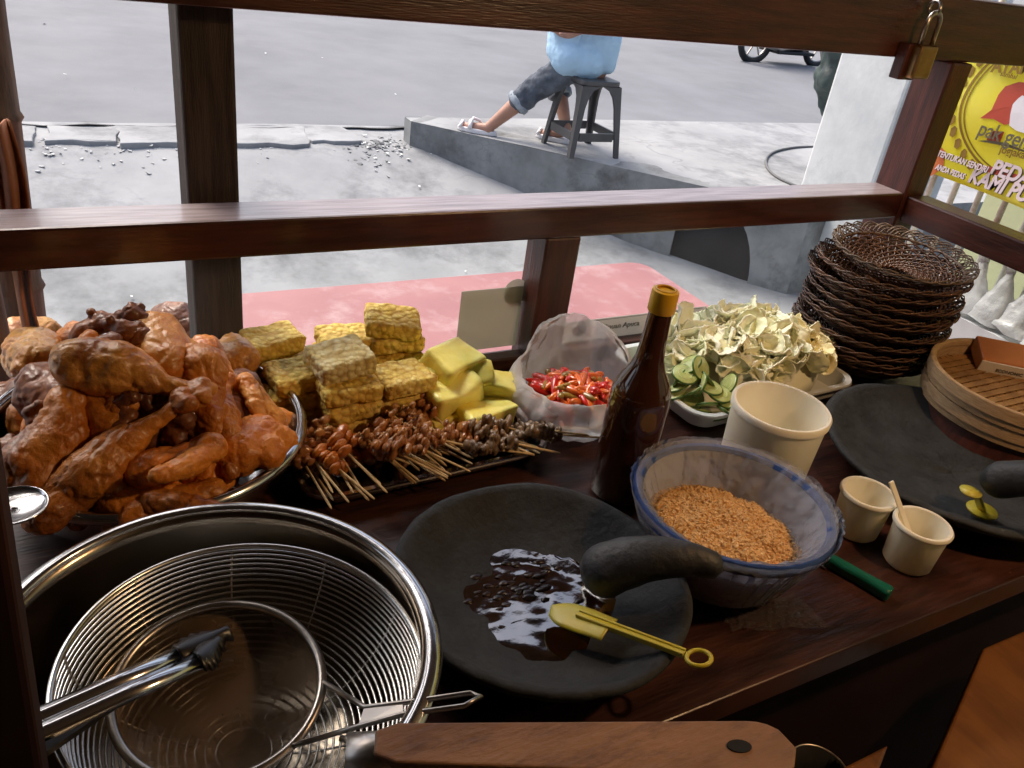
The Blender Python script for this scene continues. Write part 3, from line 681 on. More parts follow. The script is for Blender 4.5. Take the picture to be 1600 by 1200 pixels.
chain(m_, [(near(888, 92, -.06), .10), (near(880, 75, -.02), .10), (near(890, 40, .02), .13)])
chain(m_, [(near(948, 104, .0), .05), (near(945, 60, 0), .10)])
chain(m_, [(shR, .085), (shR.lerp(elb, .7), .075)]); chain(m_, [(shL, .085), (shL.lerp(elb2, .7), .075)])
link('shirt', organic(m_, 'shirt', shirt_m, .009, 5, .02, 4.5, .006, 26), per)
for h1, k1, a1 in ((hip1, knee1, ankle1), (hip2, knee2, ankle2)):
    m_ = MB(); c1_ = k1.lerp(a1, .33)
    chain(m_, [(h1.lerp(k1, .12), .098), (h1.lerp(k1, .6), .09), (k1, .078), (c1_, .074)])
    link('trouser_leg', organic(m_, 'trouser_leg', jean_m, .009, 3, .014, 18, .008, 45), per)
    d_ = (a1 - k1).normalized(); cc = MB().tube([c1_ - d_ * .005, c1_ + d_ * .005, c1_ + d_ * .035, c1_ + d_ * .04], [.076, .083, .081, .07], 20)
    cc.jit(.006, 20).build('cuff', mat('pale_denim_cuff', (.3, .34, .38), .9, var=.2, vscale=30, bump=.3), per, smooth=True)
clog_m = mat('white_rubber', (.78, .75, .76), .5)
for a_, t_ in ((ankle1, toe1), (ankle2, toe2)):
    d_ = (t_ - a_); d_.z = 0; d_.normalize(); up = V((0, 0, 1)); s_ = d_.cross(up)
    heel = V((a_.x, a_.y, .14)) - d_ * .05; sh = MB(); pts = []
    for k in range(24):
        a = 2 * pi * k / 24; pts.append((heel + d_ * (.125 + .135 * cos(a)) + s_ * (.043 + .012 * cos(a)) * sin(a)))
    N = 24; vs = [p + V((0, 0, .002)) for p in pts] + [p + V((0, 0, .032)) for p in pts]
    sh.add(vs, [tuple(range(N - 1, -1, -1)), tuple(range(N, 2 * N))] + [(i, (i + 1) % N, N + (i + 1) % N, N + i) for i in range(N)]); so_ = sh.build('clog', clog_m, per, bevel=.006)
    for f0, f1, hh in ((.10, .16, .075), (.2, .17, .06), (.23, .23, .045)):
        MB().tube([heel + d_ * f0 + s_ * .048 + V((0, 0, .03)), heel + d_ * (f0 * .6 + f1 * .4) + s_ * .03 + V((0, 0, hh)), heel + d_ * f1 + V((0, 0, hh + .015)), heel + d_ * f1 - s_ * .03 + V((0, 0, hh)), heel + d_ * f1 - s_ * .048 + V((0, 0, .03))], .010, 8).build('strap', clog_m, so_, smooth=True)

# motorcycle on the road
mc = thing('motorcycle', 'dark motorcycle on the road under the top beam', 'motorcycle', (9.5, 9.2, .0), R(0))
blk_m = mat('black_rubber', (.012, .012, .013), .7); paint = mat('dark_blue_paint', (.02, .03, .06), .3, coat=.5)
for wx in (-.62, .62):
    wh = MB().tube([V((wx + .27 * cos(a), 0, .29 + .27 * sin(a))) for a in frange(0, 2 * pi, 32)[:-1]], .042, 10, closed=True).build('wheel', blk_m, mc, smooth=True)
    MB().tube([V((wx + .225 * cos(a), 0, .29 + .225 * sin(a))) for a in frange(0, 2 * pi, 32)[:-1]], .014, 6, closed=True).build('rim', steel_d, wh, smooth=True)
    sp = MB()
    for k in range(6): a = k * pi / 3; sp.bar((wx, 0, .29), (wx + .22 * cos(a), 0, .29 + .22 * sin(a)), .02, .012, (0, 1, 0))
    sp.build('spokes', steel_d, wh)
link('body_shell', organic(chain(chain(MB(), [((-.75, 0, .78), .09), ((-.2, 0, .72), .12), ((.1, 0, .5), .1), ((.4, 0, .6), .1), ((.48, 0, .95), .09)]), [((-.1, 0, .4), .1), ((.15, 0, .38), .1)]), 'body_shell', paint, .03, 3), mc)
MB().box(-.2, .22, -.13, .13, .2, .48).build('engine', mat('engine_metal', (.1, .1, .1), .5, 1), mc, bevel=.03)
MB().tube([(.1, -.13, .25), (-.3, -.15, .22), (-.85, -.16, .32)], [.025, .04, .045], 12).build('exhaust', steel_d, mc, smooth=True)
MB().box(-.75, .05, -.11, .11, .82, .9).build('seat', blk_m, mc, bevel=.03)
for s_ in (-.07, .07): MB().tube([(.62, s_, .29), (.42, s_, 1.0)], .02, 8).build('fork', steel_d, mc)
MB().tube([(.36, -.33, 1.06), (.42, -.15, 1.02), (.42, .15, 1.02), (.36, .33, 1.06)], .016, 8).build('handlebar', blk_m, mc)
MB().box(-.35, .35, -.2, .2, .16, .2).build('footboard', blk_m, mc, bevel=.01)

# =================================================================== STEEL BASIN, STRAINER, SIEVE, TONGS
def basin(name, label, c, rim, zr, base, m, group=None, lip=.014, wide=None):
    t = thing(name, label, 'bowl', (c[0], c[1], CZ + .001), 0, group); h = zr - CZ
    pr = [(0.0005, .0015)] + [(base + (rim - base) * (1 - (1 - q) ** 1.0) ** .62 if q else base, h * q) for q in frange(0, 1, 14)]
    pr = [(.0005, .0015), (base * .8, .001), (base, .004)] + [(base + (rim - lip - base) * sin(q * pi / 2) ** .85, .004 + (h - .004) * (1 - cos(q * pi / 2)) ** .9) for q in frange(.08, 1, 14)]
    ro = pr[-1][0]
    MB().lathe(pr, 96).build('bowl', m, t, smooth=True, solid=.0012)
    MB().lathe([(ro + .0008, h - .001), (ro + lip * .25, h + .0022), (ro + lip * .6, h + .0022), (ro + lip, h - .001), (ro + lip + .001, h - .005), (ro + lip - .0015, h - .006)], 96).build('rim', steel, t, smooth=True, solid=.0012)
    return t
BC = (.061, .408); BR = .147; BZ = 1.0
basin('steel_basin', 'large empty steel basin holding the wire strainer', BC, BR, BZ, .075, steel_b, lip=.012)
# wire strainer
strn = thing('wire_strainer', 'round steel wire strainer with long wooden handle lying in the basin', 'strainer', (.073, .392, .905), 0)
SR = .114; sh_ = .088
def sprof(q): return (SR * sin(q * pi / 2) ** .8 if q > 0 else .0, sh_ * (1 - cos(q * pi / 2)) ** .9)
tl = Euler((R(2), R(3), 0)).to_matrix().to_4x4()
for k in range(2, 30):
    r_, z_ = sprof(k / 30)
    MB().ring((0, 0, z_), r_, .00105, 72, 5).xf(tl).build('ring_wire', wire_m, strn, smooth=True)
MB().ring((0, 0, sh_), SR, .0022, 96, 8).xf(tl).build('rim', wire_m, strn, smooth=True)
for k in range(10):
    a = k * 2 * pi / 10 + .2
    MB().tube([V((sprof(q)[0] * cos(a), sprof(q)[0] * sin(a), sprof(q)[1] - .0012)) for q in frange(.06, 1, 14)], .0009, 5).xf(tl).build('radial_wire', wire_m, strn, smooth=True)
h1 = P(585, 1158, 1.012) - V((.073, .392, .905)); h2 = P(1245, 1168, 1.012) - V((.073, .392, .905))
hdv = (h2 - h1).normalized(); hs = V((0, 0, 1)).cross(hdv).normalized(); hl = (h2 - h1).length
handle_m = mat('worn_handle_wood', (.36, .19, .1), .6, col2=(.22, .11, .06), vscale=6, stretch=(1, 3, 3), bump=.5, bscale=90, dirt=(.16, .085, .055), dscale=22)
nn = 40; m_ = MB(); pts = []
def hw(u): # half width
    w_ = .013 + .0075 * u
    if u > .9: w_ *= sqrt(max(0, 1 - ((u - .9) / .1) ** 2)) * .98 + .02
    if u < .05: w_ *= .6 + .4 * u / .05
    return w_
top = []; bot = []
holec, holer = .86, .006
us = frange(0, 1, nn)
up = [h1 + hdv * hl * u + hs * hw(u) for u in us]; dn = [h1 + hdv * hl * u - hs * hw(u) for u in us]
ol = up + dn[::-1]; th = .022
bm = bmesh.new(); vt = [bm.verts.new(p) for p in ol]; f = bm.faces.new(vt)
ext = bmesh.ops.extrude_face_region(bm, geom=[f]); 
for g in ext['geom']:
    if isinstance(g, bmesh.types.BMVert): g.co.z -= th
bmesh.ops.recalc_face_normals(bm, faces=bm.faces); me = bpy.data.meshes.new('handle'); bm.to_mesh(me); bm.free(); me.materials.append(handle_m)
hn = link('handle', me, strn); bv = hn.modifiers.new('b', 'BEVEL'); bv.width = .004; bv.segments = 3; bv.limit_method = 'ANGLE'
hp = h1 + hdv * hl * .855 + V((0, 0, .0006))
MB().prism([(hp.x + .008 * cos(a) * hdv.x - .0045 * sin(a) * hdv.y, hp.y + .008 * cos(a) * hdv.y + .0045 * sin(a) * hdv.x) for a in frange(0, 2 * pi, 16)[:-1]], hp.z - .004, hp.z + .0004).build('hanging_hole', dark_m, hn)
MB().lathe([(.012, -.018), (.013, 0), (.0135, .012)], 20).xf(Matrix.Translation(h1 + V((0, 0, -.011)) + hdv * .002) @ hdv.to_track_quat('Z', 'Y').to_matrix().to_4x4() @ Matrix.Scale(.75, 4, (0, 1, 0))).build('ferrule', steel_d, strn, smooth=True, solid=.001)
for s_ in (-1, 1):
    MB().tube([h1 + hs * .006 * s_ + V((0, 0, -.012)), h1 - hdv * .012 + hs * .010 * s_ + V((0, 0, -.013)), h1 - hdv * .02 + hs * .014 * s_ + V((0, 0, -.017))], .0022, 6).build('handle_wire', wire_m, strn, smooth=True)
# fine sieve
SVC = V((.0625, .412, .955)); SVR = .068; tl2 = Euler((R(7), R(-2), 0)).to_matrix().to_4x4()
sv = thing('fine_sieve', 'small fine mesh sieve with wire handle lying inside the wire strainer', 'sieve', SVC)
mesh_m = bpy.data.materials.new('fine_mesh'); mesh_m.use_nodes = True; n_ = mesh_m.node_tree.nodes; l_ = mesh_m.node_tree.links
pb = n_['Principled BSDF']; pb.inputs['Metallic'].default_value = .9; pb.inputs['Roughness'].default_value = .42; pb.inputs['Base Color'].default_value = (.16, .11, .07, 1)
for _sc in (900,):
    _w = n_.new('ShaderNodeTexVoronoi'); _w.inputs['Scale'].default_value = _sc; _bp = n_.new('ShaderNodeBump'); _bp.inputs['Strength'].default_value = .5; _bp.inputs['Distance'].default_value = .001; l_.new(_w.outputs['Distance'], _bp.inputs['Height']); l_.new(_bp.outputs[0], pb.inputs['Normal'])
tc = n_.new('ShaderNodeTexCoord'); no = n_.new('ShaderNodeTexNoise'); no.inputs['Scale'].default_value = 30; l_.new(tc.outputs['Object'], no.inputs[0])
mr = n_.new('ShaderNodeMapRange'); mr.inputs[1].default_value = .3; mr.inputs[2].default_value = .7; mr.inputs[3].default_value = .6; mr.inputs[4].default_value = .9; l_.new(no.outputs[0], mr.inputs[0]); l_.new(mr.outputs[0], pb.inputs['Alpha'])
MB().lathe([(.0005, -.036)] + [(SVR * sin(q), -.036 * cos(q)) for q in frange(.1, pi / 2, 12)], 64).xf(tl2).build('mesh_bowl', mesh_m, sv, smooth=True)
MB().ring((0, 0, 0), SVR, .0034, 80, 8).xf(tl2).build('rim', steel_d, sv, smooth=True)
r1 = tl2 @ V((SVR * cos(R(-18)), SVR * sin(R(-18)), 0)); r2 = tl2 @ V((SVR * cos(R(-62)), SVR * sin(R(-62)), 0)); e1 = P(752, 1088, 1.01) - SVC
m1 = P(570, 1105, .985) - SVC; m2 = P(560, 1135, .985) - SVC; f1 = P(735, 1083, 1.008) - SVC; f2 = P(725, 1103, 1.008) - SVC; g1 = P(630, 1098, .998) - SVC; g2 = P(630, 1116, .998) - SVC
MB().tube([r1, m1, g1, f1, e1, f2, g2, m2, r2], .0018, 8).build('wire_handle', steel_d, sv, smooth=True)
MB().add([g1, m1, m2, g2], [(0, 1, 2, 3)]).build('handle_plate', steel_d, sv, solid=.001)
# tongs
tg = thing('tongs', 'steel tongs with black scalloped tips lying across the sieve', 'tongs', (0, 0, 0))
black_p = mat('black_nylon', (.012, .01, .01), .35)
for (ax, ay, bx_, by_, zz, hx, hy) in ((40, 1128, 288, 1018, 1.018, 366, 984), (44, 1152, 320, 1028, 1.02, 352, 1000)):
    a_, b_ = P(ax, ay, zz + .006), P(bx_, by_, zz); d_ = (b_ - a_).normalized(); s_ = d_.cross(V((0, 0, 1))).normalized()
    a2 = a_ - d_ * .12
    arm = MB()
    for k in range(2): pass
    pr = [(-.0055, -.002), (-.0045, .0015), (0, .0028), (.0045, .0015), (.0055, -.002)]
    vs = [p + s_ * x + V((0, 0, z)) for p in (a2, a_, a_.lerp(b_, .5), b_) for x, z in pr]
    arm.add(vs, [(i * 5 + k, i * 5 + k + 1, (i + 1) * 5 + k + 1, (i + 1) * 5 + k) for i in range(3) for k in range(4)])
    arm.build('arm', steel, tg, smooth=True, solid=.001)
    e_ = P(hx, hy, zz - .008); hd = MB(); N = 14
    def hf(u, v):
        p = b_.lerp(e_, u) - d_ * .004; wd_ = .005 + .006 * sin(pi * min(1, u * 1.1 + .1)) + (.0014 * sin(u * 34) if v in (0, 1) else 0)
        return p + s_ * (v - .5) * 2 * wd_ + V((0, 0, .004 - .006 * (2 * v - 1) ** 2))
    hd.grid(34, 6, hf); hd.build('tip', black_p, tg, smooth=True, solid=.0025)
MB().add([P(44, 1142, 1.012) + V((-.1, -.02, 0)), P(120, 1085, 1.008), P(180, 1105, 1.008), P(120, 1160, 1.012) + V((-.05, -.02, 0))], [(0, 1, 2, 3)]).build('grip', black_p, tg, solid=.004)

# =================================================================== CHICKEN BOWL
CC = (.063, .752); CR = .150; CRZ = .957
basin('chicken_bowl', 'wide steel bowl heaped with fried chicken', CC, CR, CRZ, .08, steel, lip=.008)
ck = mat('fried_chicken', (.86, .33, .045), .4, col2=(.58, .165, .018), vscale=28, bump=.6, bscale=330, coat=.28, coatr=.26, objvar=.3, sss=.08, rvar=.15, dirt=(.16, .04, .01), dscale=20)
ckd = mat('dark_shade_chicken', (.26, .085, .025), .45, col2=(.1, .032, .014), vscale=45, bump=.9, bscale=120, coat=.2, rvar=.15)  # darker copy: browned scraps, plus shade painted onto deep pieces
ckg = mat('golden_chicken', (.82, .42, .1), .38, col2=(.62, .22, .035), vscale=24, bump=.6, bscale=330, coat=.3, coatr=.24, objvar=.15, sss=.08, rvar=.15, dirt=(.22, .06, .012), dscale=18)
def cm(name, fn, m, v=.0018):
    q = MB(); fn(q); 
    me = organic(q, name, m, v, 3, .0022, 60, .0012, 170)
    ns = [x.normal.copy() for x in me.vertices]
    for x, nn in zip(me.vertices, ns):
        a1 = abs(noise.noise(x.co * 42 + V((3, 1, 7)))); a2 = abs(noise.noise(V((x.co.x * 26, x.co.y * 60, x.co.z * 60)) + V((9, 4, 2))))
        x.co -= nn * (.0013 * max(0, 1 - a1 * 8) + .0011 * max(0, 1 - a2 * 8))
    return me
def legq(q):
    chain(q, [((0, 0, 0), .024), ((-.022, .014, -.004), .026), ((-.04, -.004, 0), .018)]); chain(q, [((0, 0, 0), .024), ((.024, .004, .003), .018), ((.042, .003, .004), .0105), ((.056, .002, .004), .0068), ((.075, 0, .004), .006)])
    q.sphere((.08, .005, .005), .0095); q.sphere((.081, -.005, .002), .009)
def drum(q):
    chain(q, [((-.006, 0, 0), .021), ((.014, .002, .002), .0215), ((.030, .001, .002), .0135), ((.044, 0, 0), .0078), ((.064, 0, 0), .006)]); q.sphere((.069, .005, .001), .0095); q.sphere((.07, -.005, 0), .009)
def thigh(q):
    chain(q, [((-.016, 0, 0), .023), ((.012, .006, .002), .026), ((.03, -.004, -.002), .017)]); q.sphere((.0, -.016, .002), .018); q.sphere((.012, .018, .008), .014)
def wing(q):
    chain(q, [((0, 0, 0), .016), ((.035, .006, .004), .0115), ((.045, .012, .004), .014)]); chain(q, [((.045, .012, .004), .012), ((.02, .03, .006), .010), ((.0, .036, .002), .007)])
def rag(q):
    random.seed(5)
    for _ in range(46): q.sphere((random.uniform(-.026, .026), random.uniform(-.017, .017), random.gauss(0, .006)), random.uniform(.004, .0095), 9, 6)
def breast(q):
    chain(q, [((-.025, 0, 0), .02), ((0, .004, .006), .028), ((.025, 0, .002), .02)]); chain(q, [((-.01, .02, 0), .015), ((.03, .02, -.004), .010)]); q.sphere((.03, -.012, -.004), .012)
CM = {}
for nm, fn in (('leg', legq), ('drum', drum), ('thigh', thigh), ('wing', wing), ('breast', breast)):
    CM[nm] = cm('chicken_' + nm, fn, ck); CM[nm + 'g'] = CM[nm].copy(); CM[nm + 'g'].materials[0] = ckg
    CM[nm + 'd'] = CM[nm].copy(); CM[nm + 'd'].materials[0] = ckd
CM['rag'] = cm('chicken_scrap', rag, ckd, .002)
def dome(x, y):
    d = sqrt((x - CC[0]) ** 2 + (y - CC[1]) ** 2) / .145
    return .932 + .098 * (1 - min(d, 1.3) ** 2.0)
kindname = {'leg': 'chicken_leg_quarter', 'drum': 'chicken_drumstick', 'thigh': 'chicken_thigh', 'wing': 'chicken_wing', 'breast': 'chicken_breast', 'rag': 'chicken_scrap'}
LEN = {'leg': .12, 'drum': .085, 'thigh': .065, 'wing': .065, 'breast': .075, 'rag': .055}
MID = {'leg': .022, 'drum': .03, 'thigh': .006, 'wing': .022, 'breast': .0, 'rag': 0}
def chick(kind, a, b, label, roll=0, lift=0, sc=None, sink=.0):
    base_ = kind.rstrip('gd') if kind not in ('leg', 'legg', 'legd') else 'leg'
    for kk in LEN:
        if kind.startswith(kk): base_ = kk
    f = lambda x, y: dome(x, y) + lift
    pa, pb_ = hit(*a, f), hit(*b, f); d = pb_ - pa; L_ = max(d.length, .02); s_ = sc or max(.75, min(1.35, L_ / (LEN[base_] * .72)))
    o = link(kindname[base_], CM[kind]); x = d.normalized()
    q = x.to_track_quat('X', 'Z') @ Quaternion((1, 0, 0), R(roll)); o.rotation_mode = 'QUATERNION'; o.rotation_quaternion = q
    o.scale = (s_ * 1.03, s_ * .95, s_ * .92); o.location = (pa + pb_) / 2 - x * MID[base_] * s_ - V((0, 0, sink))
    return tag(o, label, 'chicken', 'fried chicken pieces in the steel bowl')
chick('leg', (92, 700), (130, 595), 'glazed leg quarter with knob pointing up at the front left of the heap', 20, .016, 1.1)
chick('leg', (140, 745), (232, 676), 'glossy leg quarter pointing right at the front of the heap', -10, .018, 1.12)
chick('drum', (166, 755), (170, 806), 'short drumstick tip hanging over the front rim of the bowl', 0, .008, .8)
chick('drumg', (152, 575), (282, 606), 'long drumstick lying level across the middle of the heap, knob right', 0, .028, 1.3)
chick('thighg', (262, 580), (245, 520), 'big shiny golden thigh standing at the top of the heap', 30, .012, 1.25)
chick('drumg', (392, 600), (347, 522), 'drumstick leaning with its knob up at the right side of the heap', 0, .028, 1.25)
chick('thigh', (382, 705), (425, 690), 'rounded thigh against the right rim of the bowl', 0, .006, 1.05)
chick('wing', (238, 730), (302, 700), 'curled wing with dark hollow at the front right', 150, .01, 1.15)
chick('wing', (325, 772), (250, 782), 'thin wing lying along the front right rim', 10, .004, 1.0)
chick('leg', (305, 600), (345, 700), 'leg running down towards the front right rim', 60, .004, .95)
chick('drum', (352, 668), (352, 605), 'slim drumstick upright between the thigh and the long leg', 0, .004, .8)
chick('breastg', (20, 566), (90, 566), 'flat glossy breast piece at the left edge of the frame', 0, .014, 1.25)
chick('thighg', (55, 520), (20, 522), 'orange thigh at the far left top of the heap', 0, .005, 1.0)
chick('drum', (140, 545), (108, 522), 'drumstick with round end up at the upper left of the heap', 0, .014, 1.0)
chick('rag', (160, 512), (192, 508), 'dark burnt scrap on the very top of the heap', 0, .03, 1.1)
chick('rag', (205, 545), (190, 550), 'dark crumbly scrap below the top one', 70, .014, 1.0)
chick('breastd', (300, 515), (262, 498), 'olive brown breast piece at the back top of the heap', 0, .006, 1.1)
chick('rag', (378, 530), (368, 526), 'small dark scrap at the back right of the heap', 40, .006, .6)
chick('thigh', (332, 590), (305, 560), 'thigh between the golden thigh and the leaning drumstick', 90, -.008, 1.0)
chick('thigh', (165, 650), (150, 625), 'smooth thigh in the middle behind the front leg quarters', 20, -.008, 1.0)
chick('ragg' if 'ragg' in CM else 'rag', (245, 655), (225, 648), 'dark ragged scrap in the middle hollow', 120, .0, 1.1)
chick('ragd' if 'ragd' in CM else 'rag', (40, 690), (55, 680), 'dark scrap at the left side above the spoon', 200, .012, 1.0)
chick('drum', (60, 755), (100, 788), 'drumstick low on the left beside the spoon', 0, .0, .95)
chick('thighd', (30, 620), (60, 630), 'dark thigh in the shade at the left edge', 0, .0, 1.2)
chick('thigh', (192, 622), (200, 610), 'small ball joint in the middle of the heap', 0, .006, .62)
chick('thigh', (210, 790), (260, 800), 'thigh low against the front rim', 0, -.006, 1.0)
chick('wingg', (415, 640), (400, 620), 'wing at the right rim below the leaning drumstick', 30, .0, .9)
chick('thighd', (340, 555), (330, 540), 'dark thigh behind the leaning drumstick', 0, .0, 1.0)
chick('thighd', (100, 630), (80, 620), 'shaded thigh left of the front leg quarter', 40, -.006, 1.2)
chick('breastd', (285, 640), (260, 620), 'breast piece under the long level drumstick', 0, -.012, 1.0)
random.seed(11)
for k in range(16):
    a = k * 2.4; r_ = .115 * sqrt((k + .5) / 16); x, y = CC[0] + r_ * cos(a), CC[1] + r_ * sin(a)
    kd = random.choice(['thigh', 'thighd', 'breast', 'drumd', 'thighd'])  # dark copies carry the shade of the gaps in their colour
    o = link(kindname[[q for q in LEN if kd.startswith(q)][0]], CM[kd]); o.rotation_euler = (random.random() * 6, random.random() * .6, random.random() * 6)
    o.location = (x, y, dome(x, y) - .042); o.scale = (1.05,) * 3
    tag(o, 'fried chicken piece buried under the upper ones in the bowl', 'chicken', 'fried chicken pieces in the steel bowl')
spn = thing('steel_ladle', 'shiny round steel ladle tip at the left edge of the chicken bowl', 'ladle', P(22, 788, .985))
MB().lathe([(.0005, -.006)] + [(.024 * sin(q), -.006 * cos(q)) for q in frange(.2, pi / 2, 6)], 32).build('ladle_bowl', steel, spn, smooth=True, solid=.0012)
MB().bar((-.022, 0, 0), (-.14, -.03, .05), .009, .002).build('ladle_handle', steel, spn)

# =================================================================== TRAY WITH TEMPEH, TOFU, SKEWERS
def tray(name, label, cx, cy, rz, lx, ly, h, lip, m):
    t = thing(name, label, 'tray', (cx, cy, CZ + .001), rz); bmv = MB(); rings = []
    def rr(wx, wy, r_, z):
        o_ = []
        for sx, sy, a0 in ((1, 1, 0), (-1, 1, pi / 2), (-1, -1, pi), (1, -1, 1.5 * pi)):
            o_ += [(sx * (wx - r_) + r_ * cos(a0 + q), sy * (wy - r_) + r_ * sin(a0 + q), z) for q in frange(0, pi / 2, 6)]
        return o_
    L_ = [rr(lx - .016, ly - .016, .02, .001), rr(lx - .008, ly - .008, .024, .004), rr(lx, ly, .03, h), rr(lx + lip, ly + lip, .034, h + .0005), rr(lx + lip + .0012, ly + lip + .0012, .034, h - .003)]
    N = len(L_[0]); vs = sum(L_, []); fs = [tuple(range(N))] + [(i * N + k, i * N + (k + 1) % N, (i + 1) * N + (k + 1) % N, (i + 1) * N + k) for i in range(4) for k in range(N)]
    MB().add(vs, fs).build('dish', m, t, smooth=True, solid=.001, sharp=40); return t
TC = (.338, .748)
tray('steel_tray', 'rectangular steel tray holding tempeh, tofu and skewers', TC[0], TC[1], R(2), .142, .091, .022, .006, steel)
tem = mat('fried_tempeh', (.86, .66, .14), .7, col2=(.66, .42, .07), vscale=60, bump=.8, bscale=90, dirt=(.9, .76, .3), dscale=40, vor=135, vorc=(.58, .34, .06))
tem2 = mat('pale_tempeh', (.8, .72, .42), .7, col2=(.6, .48, .18), vscale=60, bump=.8, bscale=90, dirt=(.8, .76, .5), dscale=40, vor=135, vorc=(.45, .32, .12))
tofu = mat('yellow_tofu', (.95, .9, .3), .55, col2=(.88, .74, .12), vscale=16, bump=.8, bscale=70, sss=.25, coat=.3, sscol=(1, .7, .2), objvar=.12)
def block(nm, m, lx, ly, lz, r_, amp, sc, seed, bumpy=0):
    q = MB().box(-lx / 2, lx / 2, -ly / 2, ly / 2, 0, lz); me = q.mesh(nm, m); bm = bmesh.new(); bm.from_mesh(me)
    bmesh.ops.bevel(bm, geom=list(bm.edges), offset=r_, segments=3, profile=.6, affect='EDGES')
    bmesh.ops.subdivide_edges(bm, edges=[e for e in bm.edges if e.calc_length() > .006], cuts=7, use_grid_fill=True); bmesh.ops.triangulate(bm, faces=bm.faces)
    bm.normal_update()
    for v in bm.verts:
        co = v.co.copy(); k = noise.noise(co * sc + V((seed, 0, 0))) * amp
        if bumpy:
            d_ = noise.voronoi(co * 150 + V((seed, 3, 0)))[0][0]; k += bumpy * (.5 - d_)
        v.co += v.normal * k + noise.noise_vector(co * 18 + V((0, seed, 0))) * amp * 1.5
    bm.to_mesh(me); bm.free()
    for p in me.polygons: p.use_smooth = True
    return me
TM = [block('tempeh_%d' % k, tem, .066, .054, .021, .007, .0022, 60, k * 7, .0022) for k in range(3)]
TP = block('tempeh_pale', tem2, .064, .052, .024, .005, .0016, 70, 31, .0022)
def put(name, me, p, rz, label, cat, group, rx=0, ry=0, sc=1):
    o = link(name, me); o.location = p; o.rotation_euler = (rx, ry, rz); o.scale = (sc,) * 3; return tag(o, label, cat, group)
TZ0 = CZ + .004
random.seed(9)
colsT = {'front left': (P(540, 668, TZ0 + .02), 4), 'front right': (P(622, 656, TZ0 + .02), 4), 'left by the chicken bowl': (P(462, 652, TZ0 + .02), 4), 'back left': (P(440, 628, TZ0 + .01) + V((0, .03, 0)), 4), 'back middle': (P(545, 628, TZ0 + .0) + V((0.0, .02, 0)), 4), 'back right': (P(615, 622, TZ0) + V((0, .015, 0)), 4)}
ords = ['bottom', 'second', 'third', 'top']
for ck_, (p, nlev) in colsT.items():
    for k in range(nlev):
        put('tempeh_block', TM[(k + len(ck_)) % 3], (p.x + random.uniform(-.003, .003), p.y + random.uniform(-.003, .003), TZ0 + k * .0222), random.uniform(-.15, .15) + .05,
            '%s golden tempeh block of the %s stack' % (ords[k], ck_), 'tempeh', 'fried tempeh blocks')
pB = colsT['front left'][0]; pC = colsT['back right'][0]
put('tempeh_block', TP, (pB.x - .004, pB.y + .016, TZ0 + .0895), .15, 'pale tempeh block on the very top of the left stacks', 'tempeh', 'fried tempeh blocks', .1, -.05)
put('tempeh_block', TM[1], (pC.x - .002, pC.y + .002, TZ0 + .0895), -.25, 'tempeh block tilted on top of the right stacks', 'tempeh', 'fried tempeh blocks', .12, .1)
TF = [block('tofu_%d' % k, tofu, .070, .052, .036, .007, .0042, 22, k * 11) for k in range(3)]
for k, (px_, py_, z_, rz, rx, ry, s_, lb) in enumerate((
        (752, 648, .014, .25, 0, .1, 1.0, 'yellow tofu block lying lowest at the front right of the tray'),
        (702, 606, .040, .35, .1, -.12, 1.0, 'large slanted yellow tofu block in the middle of the pile'),
        (766, 594, .036, -.4, .1, .25, .78, 'small yellow tofu block tipped at the right of the pile'),
        (700, 562, .062, .5, .3, .1, .95, 'yellow tofu block leaning at the top of the pile'),
        (735, 568, .058, -.2, .5, .2, .7, 'small tofu block wedged at the top right'),
        (662, 575, .055, .2, .1, 0, .7, 'tofu block beside the tempeh stacks at the back'),
        (690, 655, .004, .1, 0, 0, 1.0, 'tofu block at the bottom beside the tempeh'),
        (745, 625, .0, -.1, 0, 0, 1.0, 'tofu block buried beneath the right of the pile'),
        (690, 610, .0, .2, 0, 0, 1.0, 'tofu block buried at the back of the pile'), (715, 600, .02, .1, 0, 0, 1.0, 'tofu block hidden in the heart of the pile'))):
    p = P(px_, py_, TZ0 + z_ + .02); put('tofu_block', TF[k % 3], (p.x, p.y, TZ0 + z_), rz, lb, 'tofu', 'yellow tofu blocks', rx, ry, s_)
# skewers
stickm = mat('bamboo_stick', (.68, .5, .26), .6, var=.25, vscale=40)
meats = [mat('glazed_brown_meat', (.46, .19, .055), .35, col2=(.2, .065, .02), vscale=60, bump=.8, bscale=120, coat=.4),
         mat('orange_meat', (.6, .2, .03), .35, col2=(.38, .1, .018), vscale=50, bump=.7, bscale=120, coat=.4),
         mat('dark_gizzard', (.22, .13, .065), .5, col2=(.1, .06, .03), vscale=60, bump=.9, bscale=120, coat=.3),
         mat('tan_meat', (.55, .29, .11), .4, col2=(.26, .1, .03), vscale=60, bump=.8, bscale=120, coat=.3)]
mm = []
for j in range(4):
    random.seed(40 + j); q = MB()
    if j == 1: q.sphere((0, 0, 0), .0095, 12, 9, (1, .95, .9))
    else:
        for _ in range(7): q.sphere((random.gauss(0, .0045), random.gauss(0, .0055), random.gauss(0, .004)), random.uniform(.003, .0065), 9, 7)
    mm.append(organic(q, 'meat_piece', meats[j], .0011, 2, .0012, 150))
stick_me = MB().tube([(-.002, 0, 0), (.13, 0, 0), (.135, 0, 0)], [.0013, .0013, .0006], 6).mesh('stick', stickm)
def skewer(kind, npc):
    t = thing('skewer', '', 'skewer'); link('stick', stick_me, t)
    for k in range(npc):
        o = link('meat_piece', mm[kind], t); o.location = (.004 + k * .0135, random.uniform(-.0015, .0015), random.uniform(-.001, .002)); o.rotation_euler = (random.random() * 6, random.random(), random.random() * 6)
        o.scale = (random.uniform(.85, 1.2),) * 3
    return t
